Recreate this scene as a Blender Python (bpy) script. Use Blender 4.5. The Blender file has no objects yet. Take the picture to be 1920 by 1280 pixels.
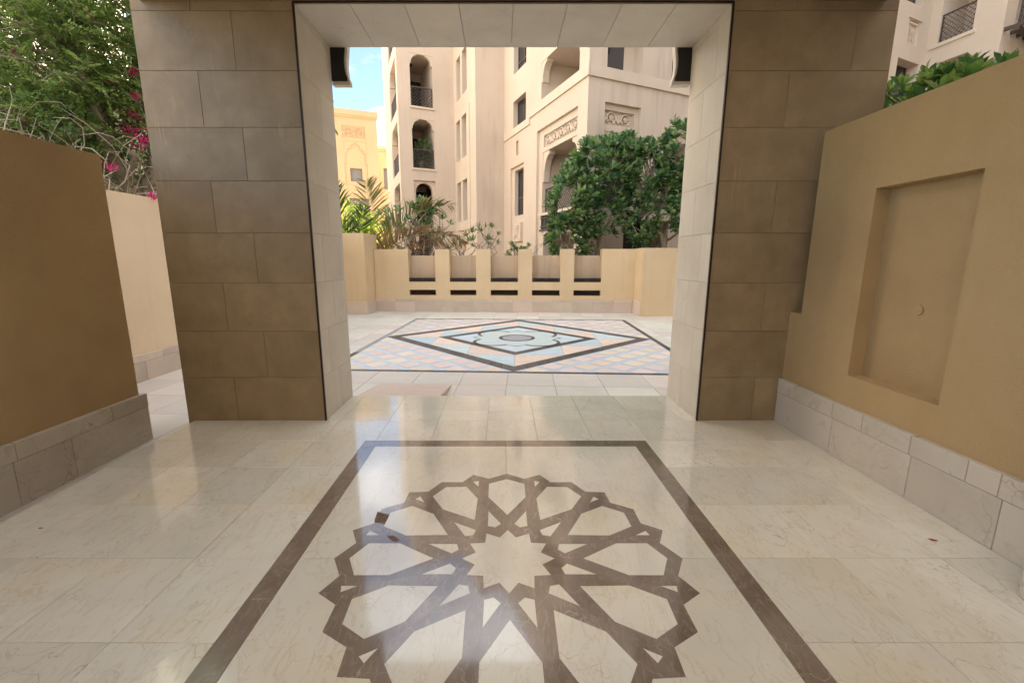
import bpy, math, random
import numpy as np
from mathutils import Vector, Matrix
R = math.radians
random.seed(7); rng = np.random.default_rng(7)
scene = bpy.context.scene
col = scene.collection

# ------------------------------------------------------------------ camera, sky, sun, exposure
cam_d = bpy.data.cameras.new('camera'); cam = bpy.data.objects.new('camera', cam_d); col.objects.link(cam)
cam.location = (0, 0, 1.5); cam.rotation_euler = (R(90 - 10.78), 0, 0)
cam_d.sensor_width = 36; cam_d.lens = 15.26; cam_d.shift_x = 0.0104; cam_d.clip_start = 0.05; cam_d.clip_end = 2000
scene.camera = cam
SUN_AZ = math.atan2(0.90, 0.44)          # compass angle of the sun, from +Y towards +X
SUN_EL = R(33)
sun_dir = Vector((math.sin(SUN_AZ) * math.cos(SUN_EL), math.cos(SUN_AZ) * math.cos(SUN_EL), math.sin(SUN_EL)))
world = bpy.data.worlds.new('World'); scene.world = world; world.use_nodes = True
wn = world.node_tree; wn.nodes.clear()
sky = wn.nodes.new('ShaderNodeTexSky'); sky.sky_type = 'NISHITA'; sky.sun_disc = False
sky.sun_elevation = SUN_EL; sky.sun_rotation = SUN_AZ; sky.dust_density = 0.7; sky.ozone_density = 1.2; sky.air_density = 1.0
tcw = wn.nodes.new('ShaderNodeTexCoord'); mpw = wn.nodes.new('ShaderNodeMapping'); mpw.inputs['Scale'].default_value = (1, 1, 2.2); mpw.inputs['Location'].default_value = (3.7, 1.2, .4)
cn = wn.nodes.new('ShaderNodeTexNoise'); cn.inputs['Scale'].default_value = 2.6; cn.inputs['Detail'].default_value = 8; cn.inputs['Roughness'].default_value = .6
cr = wn.nodes.new('ShaderNodeMapRange'); cr.inputs['From Min'].default_value = .42; cr.inputs['From Max'].default_value = .72; cr.inputs['To Max'].default_value = .85
mixw = wn.nodes.new('ShaderNodeMix'); mixw.data_type = 'RGBA'
mixw.inputs[7].default_value = (14, 13.7, 13.4, 1)
bg = wn.nodes.new('ShaderNodeBackground'); bg.inputs['Strength'].default_value = 0.05
wo = wn.nodes.new('ShaderNodeOutputWorld')
wn.links.new(tcw.outputs['Generated'], mpw.inputs['Vector']); wn.links.new(mpw.outputs[0], cn.inputs['Vector'])
wn.links.new(cn.outputs['Fac'], cr.inputs['Value']); wn.links.new(cr.outputs[0], mixw.inputs[0])
wn.links.new(sky.outputs[0], mixw.inputs[6]); wn.links.new(mixw.outputs[2], bg.inputs['Color']); wn.links.new(bg.outputs[0], wo.inputs[0])
sl = bpy.data.lights.new('sun', 'SUN'); sl.energy = 5.0; sl.angle = R(.6); sl.color = (1, .94, .84)
so = bpy.data.objects.new('sun', sl); col.objects.link(so); so.rotation_euler = sun_dir.to_track_quat('Z', 'Y').to_euler(); so.location = (30, -10, 40)
vs = scene.view_settings; vs.view_transform = 'Standard'; vs.look = 'None'; vs.gamma = 1; vs.exposure = 2.95
scene.render.engine = 'CYCLES'
scene.cycles.max_bounces = 5; scene.cycles.diffuse_bounces = 4; scene.cycles.glossy_bounces = 2; scene.cycles.transmission_bounces = 2; scene.cycles.transparent_max_bounces = 8

# ------------------------------------------------------------------ helpers
class MB:
    def __init__(s): s.v = []; s.f = []
    def quad(s, *p):
        i = len(s.v); s.v += [tuple(q) for q in p]; s.f.append(tuple(range(i, i + len(p)))); return s
    def box(s, x0, x1, y0, y1, z0, z1):
        i = len(s.v)
        s.v += [(x, y, z) for z in (z0, z1) for y in (y0, y1) for x in (x0, x1)]
        s.f += [tuple(i + k for k in q) for q in ((0, 2, 3, 1), (4, 5, 7, 6), (0, 1, 5, 4), (1, 3, 7, 5), (3, 2, 6, 7), (2, 0, 4, 6))]
        return s
    def hexa(s, p):            # 8 points: 4 front, 4 back (same winding)
        i = len(s.v); s.v += [tuple(q) for q in p]
        s.f += [tuple(i + k for k in q) for q in ((0, 1, 2, 3), (7, 6, 5, 4), (0, 4, 5, 1), (1, 5, 6, 2), (2, 6, 7, 3), (3, 7, 4, 0))]
        return s
    def prism(s, poly, z0, z1, bottom=False):
        i = len(s.v); n = len(poly)
        s.v += [(x, y, z0) for x, y in poly] + [(x, y, z1) for x, y in poly]
        s.f.append(tuple(i + n + k for k in range(n)))
        if bottom: s.f.append(tuple(i + k for k in reversed(range(n))))
        for k in range(n):
            k2 = (k + 1) % n; s.f.append((i + k, i + k2, i + n + k2, i + n + k))
        return s
    def tube(s, path, rad, n=6):
        path = [Vector(p) for p in path]; m = len(path); i0 = len(s.v)
        for k, p in enumerate(path):
            d = (path[min(k + 1, m - 1)] - path[max(k - 1, 0)]).normalized()
            a = d.cross(Vector((0, 0, 1)))
            if a.length < .05: a = d.cross(Vector((1, 0, 0)))
            a.normalize(); b = d.cross(a)
            r = rad[k] if hasattr(rad, '__len__') else rad
            for j in range(n):
                t = 2 * math.pi * j / n; s.v.append(tuple(p + a * (r * math.cos(t)) + b * (r * math.sin(t))))
        for k in range(m - 1):
            for j in range(n):
                a0 = i0 + k * n + j; a1 = i0 + k * n + (j + 1) % n
                s.f.append((a0, a1, a1 + n, a0 + n))
        s.f.append(tuple(i0 + j for j in reversed(range(n)))); s.f.append(tuple(i0 + (m - 1) * n + j for j in range(n)))
        return s
    def build(s, name, mat, parent=None, smooth=False, **kw):
        me = bpy.data.meshes.new(name); me.from_pydata(s.v, [], s.f); me.update()
        if smooth: me.polygons.foreach_set('use_smooth', [True] * len(me.polygons))
        return link(name, me, mat, parent, **kw)

def link(name, me, mat, parent=None, loc=(0, 0, 0), rot=0):
    if mat is not None and not me.materials: me.materials.append(mat)
    o = bpy.data.objects.new(name, me); col.objects.link(o); o.location = loc; o.rotation_euler = (0, 0, rot)
    if parent is not None: o.parent = parent
    return o
def tag(o, label=None, cat=None, group=None, kind=None):
    if label: o['label'] = label
    if cat: o['category'] = cat
    if group: o['group'] = group
    if kind: o['kind'] = kind
    return o
def empty(name, loc=(0, 0, 0), rot=0, parent=None):
    o = bpy.data.objects.new(name, None); col.objects.link(o); o.location = loc; o.rotation_euler = (0, 0, rot); o.empty_display_size = .2
    if parent is not None: o.parent = parent
    return o
_cache = {}
def slab(name, x0, x1, y0, y1, z0, z1, mat, parent, ax='z', sg=1, ch=.0015):
    """one stone: a box whose outer face (axis ax, side sg) has chamfered edges; alike sizes share a mesh"""
    d = (round(x1 - x0, 3), round(y1 - y0, 3), round(z1 - z0, 3)); key = (name, d, mat.name, ax, sg, ch)
    me = _cache.get(key)
    if me is None:
        h = [q / 2 for q in d]; k = 'xyz'.index(ax); a, b = [(1, 2), (2, 0), (0, 1)][k]
        v = []
        for lev, ins in ((-1, 0), (1 - 2 * min(.9, ch / h[k]) * .5, 0), (1, ch)):
            for sa, sb in ((-1, -1), (1, -1), (1, 1), (-1, 1)):
                p = [0, 0, 0]; p[k] = sg * lev * h[k]; p[a] = sa * (h[a] - ins); p[b] = sb * (h[b] - ins); v.append(p)
        f = [(8, 9, 10, 11)] + [(0 + i, (i + 1) % 4, (i + 1) % 4 + 4, i + 4) for i in range(4)] + [(4 + i, (i + 1) % 4 + 4, (i + 1) % 4 + 8, i + 8) for i in range(4)]
        if sg < 0: f = [tuple(reversed(q)) for q in f]
        me = bpy.data.meshes.new(name); me.from_pydata(v, [], f); me.update(); _cache[key] = me
    return link(name, me, mat, parent, ((x0 + x1) / 2, (y0 + y1) / 2, (z0 + z1) / 2))

# ------------------------------------------------------------------ materials
def new_mat(name):
    m = bpy.data.materials.new(name); m.use_nodes = True; nt = m.node_tree; nt.nodes.clear()
    out = nt.nodes.new('ShaderNodeOutputMaterial'); bs = nt.nodes.new('ShaderNodeBsdfPrincipled'); nt.links.new(bs.outputs[0], out.inputs[0])
    return m, nt, bs, out
def nd(nt, t, **kw):
    n = nt.nodes.new(t)
    for k, v in kw.items(): n.inputs[k].default_value = v
    return n
def coords(nt, rnd=True, scale=None):
    g = nt.nodes.new('ShaderNodeNewGeometry'); v = g.outputs['Position']; oi = None
    if rnd:
        oi = nt.nodes.new('ShaderNodeObjectInfo'); mu = nt.nodes.new('ShaderNodeVectorMath'); mu.operation = 'MULTIPLY'
        mu.inputs[1].default_value = (61, 37, 23); nt.links.new(oi.outputs['Random'], mu.inputs[0])
        ad = nt.nodes.new('ShaderNodeVectorMath'); nt.links.new(v, ad.inputs[0]); nt.links.new(mu.outputs[0], ad.inputs[1]); v = ad.outputs[0]
    if scale:
        mp = nt.nodes.new('ShaderNodeMapping'); mp.inputs['Scale'].default_value = scale; nt.links.new(v, mp.inputs['Vector']); v = mp.outputs[0]
    return v, oi
def mix(nt, fac, a, b, blend='MIX'):
    m = nt.nodes.new('ShaderNodeMix'); m.data_type = 'RGBA'; m.blend_type = blend
    for sock, val in ((m.inputs[0], fac), (m.inputs[6], a), (m.inputs[7], b)):
        if hasattr(val, 'links') or hasattr(val, 'is_linked'): nt.links.new(val, sock)
        elif isinstance(val, (int, float)): sock.default_value = val
        else: sock.default_value = tuple(val) + (1,) if len(val) == 3 else val
    return m.outputs[2]
def rng_(nt, val, a, b, c=0., d=1.):
    m = nt.nodes.new('ShaderNodeMapRange'); m.inputs[1].default_value = a; m.inputs[2].default_value = b; m.inputs[3].default_value = c; m.inputs[4].default_value = d
    nt.links.new(val, m.inputs[0]); return m.outputs[0]
def noise(nt, v, scale, detail=6, rough=.55, dist=0.):
    n = nd(nt, 'ShaderNodeTexNoise', Scale=scale, Detail=detail, Roughness=rough, Distortion=dist); nt.links.new(v, n.inputs['Vector']); return n
def stone(name, c1, c2, scale=3, rough=(.5, .65), bump=.1, bscale=60, vein=None, vscale=5, vwid=.012, vamt=.5, var=.12, tint=None, streak=0, blotch=None, vein2=None, spec=.5, fossils=False, coat=0, drip=0, sscale=(5, 5, .3)):
    m, nt, bs, out = new_mat(name); L = nt.links
    v, oi = coords(nt)
    n1 = noise(nt, v, scale, 7, .6)
    c = mix(nt, rng_(nt, n1.outputs['Fac'], .3, .7), c1, c2)
    if blotch:
        nb = noise(nt, v, blotch[1], 4, .5); c = mix(nt, rng_(nt, nb.outputs['Fac'], .5, .72, 0, blotch[2]), c, blotch[0])
    if vein:
        nv = noise(nt, v, vscale * .7, 4, .6)
        ad = nt.nodes.new('ShaderNodeVectorMath'); ad.operation = 'MULTIPLY_ADD'; ad.inputs[1].default_value = (.35, .35, .35); L.new(nv.outputs['Color'], ad.inputs[0]); L.new(v, ad.inputs[2])
        vo = nt.nodes.new('ShaderNodeTexVoronoi'); vo.feature = 'DISTANCE_TO_EDGE'; vo.inputs['Scale'].default_value = vscale; L.new(ad.outputs[0], vo.inputs['Vector'])
        br = noise(nt, v, vscale * .6, 3)
        f = rng_(nt, vo.outputs['Distance'], 0, vwid, vamt, 0)
        mu = nt.nodes.new('ShaderNodeMath'); mu.operation = 'MULTIPLY'; L.new(f, mu.inputs[0]); L.new(rng_(nt, br.outputs['Fac'], .45, .6), mu.inputs[1])
        c = mix(nt, mu.outputs[0], c, vein)
    if vein2:
        mp = nt.nodes.new('ShaderNodeMapping'); mp.inputs['Rotation'].default_value = (0, 0, .7); mp.inputs['Scale'].default_value = (3, .9, 2); L.new(v, mp.inputs['Vector'])
        w = noise(nt, mp.outputs[0], vscale * .8, 5, .6, 1.2)
        ab = nt.nodes.new('ShaderNodeMath'); ab.operation = 'SUBTRACT'; ab.inputs[1].default_value = .5; L.new(w.outputs['Fac'], ab.inputs[0])
        a2 = nt.nodes.new('ShaderNodeMath'); a2.operation = 'ABSOLUTE'; L.new(ab.outputs[0], a2.inputs[0])
        c = mix(nt, rng_(nt, a2.outputs[0], 0, .022, vein2[1], 0), c, vein2[0])
    if fossils:
        vf = nt.nodes.new('ShaderNodeTexVoronoi'); vf.inputs['Scale'].default_value = 4.5; L.new(v, vf.inputs['Vector'])
        nf = noise(nt, v, 22, 3); adf = nt.nodes.new('ShaderNodeMath'); adf.operation = 'MULTIPLY_ADD'; adf.inputs[1].default_value = .09; L.new(nf.outputs['Fac'], adf.inputs[0]); L.new(vf.outputs['Distance'], adf.inputs[2])
        sb = nt.nodes.new('ShaderNodeMath'); sb.operation = 'SUBTRACT'; sb.inputs[1].default_value = .16; L.new(adf.outputs[0], sb.inputs[0])
        ab2 = nt.nodes.new('ShaderNodeMath'); ab2.operation = 'ABSOLUTE'; L.new(sb.outputs[0], ab2.inputs[0])
        sep = nt.nodes.new('ShaderNodeSeparateColor'); L.new(vf.outputs['Color'], sep.inputs[0])
        mu = nt.nodes.new('ShaderNodeMath'); mu.operation = 'MULTIPLY'; L.new(rng_(nt, ab2.outputs[0], 0, .014, .6, 0), mu.inputs[0]); L.new(rng_(nt, sep.outputs[0], .70, .72), mu.inputs[1])
        c = mix(nt, mu.outputs[0], c, tuple(q * .45 for q in c1))
    if streak:
        g2 = nt.nodes.new('ShaderNodeNewGeometry'); mp = nt.nodes.new('ShaderNodeMapping'); mp.inputs['Scale'].default_value = sscale; L.new(g2.outputs['Position'], mp.inputs['Vector'])
        ns = noise(nt, mp.outputs[0], 1.3, 5, .6); c = mix(nt, rng_(nt, ns.outputs['Fac'], .5, .72, 0, streak), c, tuple(q * .55 for q in c1))
    if drip:
        g3 = nt.nodes.new('ShaderNodeNewGeometry'); mp = nt.nodes.new('ShaderNodeMapping'); mp.inputs['Scale'].default_value = (7, 7, .16); L.new(g3.outputs['Position'], mp.inputs['Vector'])
        nz = noise(nt, mp.outputs[0], 1.6, 3, .5); sb3 = nt.nodes.new('ShaderNodeMath'); sb3.operation = 'SUBTRACT'; sb3.inputs[1].default_value = .5; L.new(nz.outputs['Fac'], sb3.inputs[0])
        ab3 = nt.nodes.new('ShaderNodeMath'); ab3.operation = 'ABSOLUTE'; L.new(sb3.outputs[0], ab3.inputs[0]); nm = noise(nt, g3.outputs['Position'], .9, 3)
        mu3 = nt.nodes.new('ShaderNodeMath'); mu3.operation = 'MULTIPLY'; L.new(rng_(nt, ab3.outputs[0], 0, .008, drip, 0), mu3.inputs[0]); sp3 = nt.nodes.new('ShaderNodeSeparateXYZ'); L.new(g3.outputs['Position'], sp3.inputs[0]); mu4 = nt.nodes.new('ShaderNodeMath'); mu4.operation = 'MULTIPLY'; L.new(rng_(nt, nm.outputs['Fac'], .48, .62), mu4.inputs[0]); L.new(rng_(nt, sp3.outputs[2], 1.0, 2.2), mu4.inputs[1]); L.new(mu4.outputs[0], mu3.inputs[1])
        c = mix(nt, mu3.outputs[0], c, tuple(min(1, q * 2.2) for q in c2))
    if var:
        hv = nt.nodes.new('ShaderNodeHueSaturation'); L.new(rng_(nt, oi.outputs['Random'], 0, 1, 1 - var, 1 + var), hv.inputs['Value'])
        if tint:
            wn_ = nt.nodes.new('ShaderNodeTexWhiteNoise'); wn_.noise_dimensions = '1D'; L.new(oi.outputs['Random'], wn_.inputs['W'])
            c = mix(nt, rng_(nt, wn_.outputs['Value'], .35, 1, 0, .85), c, tint)
        L.new(c, hv.inputs['Color']); c = hv.outputs[0]
    L.new(c, bs.inputs['Base Color'])
    nr = noise(nt, v, scale * 2.3, 5); L.new(rng_(nt, nr.outputs['Fac'], .3, .7, rough[0], rough[1]), bs.inputs['Roughness'])
    bs.inputs['Specular IOR Level'].default_value = spec
    if coat: bs.inputs['Coat Weight'].default_value = coat; bs.inputs['Coat Roughness'].default_value = .04
    if bump:
        nb2 = noise(nt, v, bscale, 6, .65); bp = nd(nt, 'ShaderNodeBump', Strength=bump, Distance=.01); L.new(nb2.outputs['Fac'], bp.inputs['Height']); L.new(bp.outputs[0], bs.inputs['Normal'])
    return m
def plain(name, c, rough=.5, metal=0., spec=.5):
    m, nt, bs, out = new_mat(name); v, oi = coords(nt); n1 = noise(nt, v, 9, 5)
    nt.links.new(mix(nt, rng_(nt, n1.outputs['Fac'], .3, .7), tuple(q * .82 for q in c), tuple(min(1, q * 1.12) for q in c)), bs.inputs['Base Color'])
    bs.inputs['Roughness'].default_value = rough; bs.inputs['Metallic'].default_value = metal; bs.inputs['Specular IOR Level'].default_value = spec
    return m
def leafmat(name, cols, trans=.35, rough=.38, spec=.5):
    m, nt, bs, out = new_mat(name); L = nt.links
    g = nt.nodes.new('ShaderNodeNewGeometry'); rp = nt.nodes.new('ShaderNodeValToRGB')
    for i, c in enumerate(cols):
        e = rp.color_ramp.elements[i] if i < 2 else rp.color_ramp.elements.new(1)
        e.position = i / (len(cols) - 1); e.color = tuple(c) + (1,)
    L.new(g.outputs['Random Per Island'], rp.inputs[0]); L.new(rp.outputs[0], bs.inputs['Base Color'])
    bs.inputs['Roughness'].default_value = rough; bs.inputs['Specular IOR Level'].default_value = spec
    tr = nt.nodes.new('ShaderNodeBsdfTranslucent'); hs = nd(nt, 'ShaderNodeHueSaturation', Value=1.6, Saturation=1.1); L.new(rp.outputs[0], hs.inputs['Color']); L.new(hs.outputs[0], tr.inputs[0])
    mx = nt.nodes.new('ShaderNodeMixShader'); mx.inputs[0].default_value = trans; L.new(bs.outputs[0], mx.inputs[1]); L.new(tr.outputs[0], mx.inputs[2]); L.new(mx.outputs[0], out.inputs[0])
    return m
K = {}
K['marble'] = stone('cream_marble', (.625, .605, .51), (.725, .715, .625), 2.2, (.07, .15), .012, 25, (.36, .27, .17), 4.2, .011, .6, .06, blotch=((.70, .60, .38), 1.6, .4), vein2=((.52, .43, .31), .45), spec=.85, coat=.5)
K['brown'] = stone('brown_marble', (.15, .115, .085), (.225, .18, .14), 4, (.07, .15), .012, 25, (.55, .48, .4), 5, .014, .45, .10, vein2=((.32, .26, .2), .5), spec=.85, coat=.5)
K['wornbrown'] = stone('worn_brown_marble', (.10, .06, .04), (.17, .11, .075), 30, (.8, .9), .3, 90, (.5, .45, .38), 40, .05, .5, 0)
K['stone_shaded'] = stone('limestone_shaded_copy', (.275, .205, .118), (.365, .28, .17), 5, (.45, .62), .14, 60, (.2, .14, .08), 5, .012, .35, .08, streak=.12, blotch=((.23, .165, .092), 1.6, .6), fossils=True, drip=.45)  # same limestone as the reveals, coloured darker for the shaded fronts
K['stone_lit'] = stone('limestone_lit_copy', (.60, .55, .455), (.68, .63, .535), 2.5, (.45, .6), .06, 70, (.36, .3, .22), 3, .01, .3, .05, streak=.12, fossils=True)  # same limestone as the pier fronts, coloured paler for the lit faces
K['skirt'] = stone('veined_skirting_stone', (.50, .455, .38), (.60, .555, .475), 3, (.25, .4), .05, 50, (.24, .18, .12), 4, .016, .75, .12, tint=(.55, .51, .45), vein2=((.42, .35, .27), .4), blotch=((.60, .56, .5), 2.5, .6))
K['skirt2'] = stone('pink_veined_skirting_stone', (.52, .43, .33), (.62, .53, .42), 3, (.35, .5), .05, 50, (.3, .2, .13), 3.5, .014, .5, .10, tint=(.60, .49, .43))
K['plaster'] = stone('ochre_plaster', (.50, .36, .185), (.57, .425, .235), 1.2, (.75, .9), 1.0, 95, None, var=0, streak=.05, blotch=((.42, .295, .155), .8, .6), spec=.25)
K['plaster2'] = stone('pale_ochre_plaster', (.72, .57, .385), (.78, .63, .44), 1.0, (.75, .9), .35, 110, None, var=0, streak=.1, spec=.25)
K['wallcourt'] = stone('courtyard_plaster', (.63, .485, .30), (.69, .545, .35), 1.0, (.75, .9), .3, 90, None, var=0, streak=.15, spec=.25)
K['panel'] = stone('weathered_panel_plaster', (.52, .40, .275), (.58, .455, .325), 1.4, (.75, .9), .3, 90, None, var=0, streak=.3, spec=.25)
K['bldg'] = stone('building_render', (.64, .53, .42), (.70, .59, .475), .5, (.8, .92), .12, 40, None, var=0, streak=.1, blotch=((.56, .46, .36), .35, .5), spec=.2)
K['bldgstain'] = stone('stained_building_render', (.64, .53, .42), (.70, .59, .475), .5, (.8, .92), .12, 40, None, var=0, streak=.4, sscale=(2.6, 2.6, .22), blotch=((.56, .46, .36), .35, .5), spec=.2)
K['bldg2'] = stone('building_render_pale', (.65, .54, .425), (.70, .595, .475), .5, (.8, .92), .12, 40, None, var=0, streak=.07, spec=.2)
K['trim'] = stone('building_trim', (.67, .56, .44), (.71, .61, .49), .8, (.75, .9), .08, 40, None, var=0, streak=.12, spec=.2)
K['yellow'] = stone('yellow_render', (.47, .34, .20), (.51, .375, .225), .4, (.8, .9), .06, 40, None, var=0, spec=.2)
K['court'] = stone('courtyard_paving', (.545, .535, .465), (.625, .615, .54), 2.5, (.45, .62), .05, 45, (.4, .33, .25), 3, .01, .25, .09, tint=(.60, .52, .46), blotch=((.60, .55, .40), 1.3, .4))
K['joint'] = plain('grout', (.30, .26, .21), .9)
K['jointd'] = plain('dark_grout', (.15, .12, .10), .9)
K['ground'] = stone('bare_ground', (.28, .22, .16), (.36, .29, .22), 2, (.9, 1), .3, 20, None, var=0)
K['soil'] = stone('planter_soil', (.07, .05, .035), (.12, .09, .06), 6, (.9, 1), .6, 30, None, var=0)
for n_, a_, b_ in (('tblue', (.42, .54, .58), (.50, .61, .65)), ('tsky', (.46, .56, .60), (.54, .63, .66)), ('tpeach', (.66, .52, .42), (.72, .59, .49)), ('tcream', (.64, .56, .43), (.69, .61, .49)), ('tpink', (.64, .53, .48), (.70, .59, .54)), ('trib', (.42, .49, .55), (.50, .56, .61)), ('tmint', (.47, .57, .56), (.55, .64, .62))):
    K[n_] = stone('inlay_' + n_, a_, b_, 5, (.4, .58), .04, 45, None, var=.07)
K['tdark'] = stone('inlay_black', (.045, .043, .043), (.085, .08, .078), 6, (.35, .5), .04, 45, (.3, .28, .26), 6, .02, .3, .25)
K['tgrey'] = stone('inlay_grey', (.25, .27, .30), (.32, .34, .36), 6, (.4, .55), .04, 45, None, var=.05)
K['bronze'] = plain('dark_bronze', (.035, .026, .022), .4, .6)
K['black'] = plain('black_panel', (.012, .011, .012), .45)
K['darkwood'] = plain('dark_brown_wood', (.07, .045, .03), .55)
K['frame'] = plain('window_frame', (.10, .085, .075), .45)
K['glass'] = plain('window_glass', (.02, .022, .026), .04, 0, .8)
K['greypanel'] = plain('grey_window_screen', (.17, .165, .16), .6)
K['inside_shade'] = plain('dark_inside_shade', (.05, .04, .033), .8)  # near black colour stands for shade inside openings
K['iron'] = plain('brown_iron_railing', (.10, .08, .072), .5, .3)
K['bark'] = stone('grey_bark', (.22, .18, .135), (.34, .29, .23), 9, (.85, .95), .5, 40, None, var=.1)
K['twig'] = stone('pale_twig', (.36, .30, .23), (.46, .40, .32), 9, (.8, .95), .3, 40, None, var=.1)
K['leafbig'] = leafmat('glossy_leaf', [(.05, .11, .055), (.065, .145, .065), (.09, .19, .07), (.14, .25, .09), (.26, .36, .12), (.30, .36, .24)], .33, .27, .9)
K['leafhedge'] = leafmat('hedge_leaf', [(.05, .12, .04), (.09, .18, .05), (.17, .27, .07), (.30, .38, .11)], .4, .32)
K['leaffine'] = leafmat('fine_leaf', [(.09, .15, .04), (.14, .21, .06), (.2, .27, .08), (.28, .34, .12)], .45, .5)
K['leafboug'] = leafmat('bougainvillea_leaf', [(.04, .09, .035), (.08, .15, .05), (.13, .2, .07)], .4, .45)
K['bract'] = leafmat('pink_bract', [(.55, .02, .16), (.7, .04, .25), (.62, .1, .28)], .4, .6)
K['palmg'] = leafmat('palm_leaflet_green', [(.05, .11, .025), (.08, .16, .03), (.14, .22, .05)], .35, .4)
K['palmy'] = leafmat('palm_leaflet_drying', [(.13, .15, .04), (.22, .20, .08), (.28, .22, .11), (.09, .13, .03)], .3, .5)
K['palmd'] = leafmat('palm_leaflet_dry', [(.26, .17, .09), (.34, .23, .13), (.30, .17, .09)], .25, .6)
K['rachis'] = plain('palm_rachis', (.30, .30, .12), .5)
K['limeleaf'] = leafmat('lime_leaf', [(.22, .33, .03), (.35, .45, .05), (.45, .52, .08)], .45, .5)
K['oleander'] = leafmat('oleander_leaf', [(.07, .13, .05), (.12, .19, .07), (.19, .27, .1)], .3, .45)
K['petal'] = plain('red_petal', (.35, .01, .03), .5)

# ------------------------------------------------------------------ ground and courtyard paving
g = MB().quad((-900, -900, -.19), (900, -900, -.19), (900, 900, -.19), (-900, 900, -.19)).build('ground', K['ground']); tag(g, kind='structure')
PHI = R(-3.1); CO = (.33, 9.08)
def clip(poly, nx, ny, d):                 # keep nx*x+ny*y<=d
    out = []
    for i in range(len(poly)):
        a, b = poly[i], poly[(i + 1) % len(poly)]
        da = nx * a[0] + ny * a[1] - d; db = nx * b[0] + ny * b[1] - d
        if da <= 0: out.append(a)
        if da * db < 0:
            t = da / (da - db); out.append((a[0] + t * (b[0] - a[0]), a[1] + t * (b[1] - a[1])))
    return out
def area(p): return .5 * sum(p[i][0] * p[(i + 1) % len(p)][1] - p[(i + 1) % len(p)][0] * p[i][1] for i in range(len(p)))
def shrink(poly, e):
    cx = sum(p[0] for p in poly) / len(poly); cy = sum(p[1] for p in poly) / len(poly); P = list(poly)
    if area(P) < 0: P.reverse()
    Q = P
    for i in range(len(P)):
        a, b = P[i], P[(i + 1) % len(P)]; dx, dy = b[0] - a[0], b[1] - a[1]; l = math.hypot(dx, dy)
        if l < 1e-6: continue
        nx, ny = dy / l, -dx / l; Q = clip(Q, nx, ny, nx * a[0] + ny * a[1] - e)
        if len(Q) < 3: return None
    return Q
court = MB().box(-7.2, 6.2, -12, 5.2, -.19, -.158).build('courtyard_floor', K['joint'], None, loc=(CO[0], CO[1], 0), rot=PHI)
tag(court, kind='structure')
def ctile(poly, mat, name='paving_tile', z1=-.15, e=.003):
    P = shrink(poly, e)
    if not P or len(P) < 3 or abs(area(P)) < .0006: return
    cx = sum(p[0] for p in P) / len(P); cy = sum(p[1] for p in P) / len(P)
    o = MB().prism([(p[0] - cx, p[1] - cy) for p in P], -.165, z1).build(name, K[mat], court, loc=(cx, cy, 0)); return o
cph, sph = math.cos(PHI), math.sin(PHI)
T = .64; H = 2.9
def world_xy(a, b): return CO[0] + a * cph - b * sph, CO[1] + a * sph + b * cph
for i in range(-10, 9):
    for j in range(-17, 13):
        a0 = -.07 + i * T; b0 = -2.9 + (j) * T if j < 0 else -2.9 + j * .6445
        a1 = a0 + T; b1 = b0 + (T if j < 0 else .6445)
        if b0 > 4.6 or a0 < -6.6 or a1 > 5.6: continue
        wx, wy = world_xy((a0 + a1) / 2, (b0 + b1) / 2)
        if wy < 4.35 and wx > -2.75: continue
        if wy < 1.2 or (wy < 4 and wx < -5.2): continue
        polys = [[(a0, b0), (a1, b0), (a1, b1), (a0, b1)]]
        # cut away the inlaid square
        if a1 > -H and a0 < H and b1 > -H and b0 < H:
            p = polys[0]; res = []
            q = clip(p, 1, 0, -H); res.append(q)
            q = clip(p, -1, 0, -H); res.append(q)
            mid = clip(clip(p, -1, 0, H), 1, 0, H) if True else p
            res.append(clip(mid, 0, 1, -H)); res.append(clip(mid, 0, -1, -H)); polys = [r for r in res if len(r) >= 3 and abs(area(r)) > .003]
        for p in polys: ctile(p, 'court')
# black border of the inlaid square, in short strips
nb = 40; st = 2 * H / nb
for k in range(nb):
    a0 = -H + k * st; a1 = a0 + st
    ctile([(a0, -H), (a1, -H), (a1, -H + .1), (a0, -H + .1)], 'tdark', 'border_strip', -.1495)
    ctile([(a0, H - .1), (a1, H - .1), (a1, H), (a0, H)], 'tdark', 'border_strip', -.1495)
    b0 = max(a0, -H + .1); b1 = min(a1, H - .1)
    if b1 - b0 > .02:
        ctile([(-H, b0), (-H + .1, b0), (-H + .1, b1), (-H, b1)], 'tgrey' if k > 8 else 'tdark', 'border_strip', -.1495)
        ctile([(H - .1, b0), (H, b0), (H, b1), (H - .1, b1)], 'tdark', 'border_strip', -.1495)
def diamond_band(ro, ri, n, mat='tdark'):
    for (sx, sy) in ((1, 1), (-1, 1), (-1, -1), (1, -1)):
        for k in range(n):
            t0, t1 = k / n, (k + 1) / n
            p = [(sx * ro * (1 - t0), sy * ro * t0), (sx * ro * (1 - t1), sy * ro * t1), (sx * ri * (1 - t1), sy * ri * t1), (sx * ri * (1 - t0), sy * ri * t0)]
            ctile(p, mat, 'inlay_strip', -.1495, .002)
DO, DI, EO, EI = 2.80, 2.5, 1.68, 1.42
diamond_band(DO, DI, 14); diamond_band(EO, EI, 10)
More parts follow.
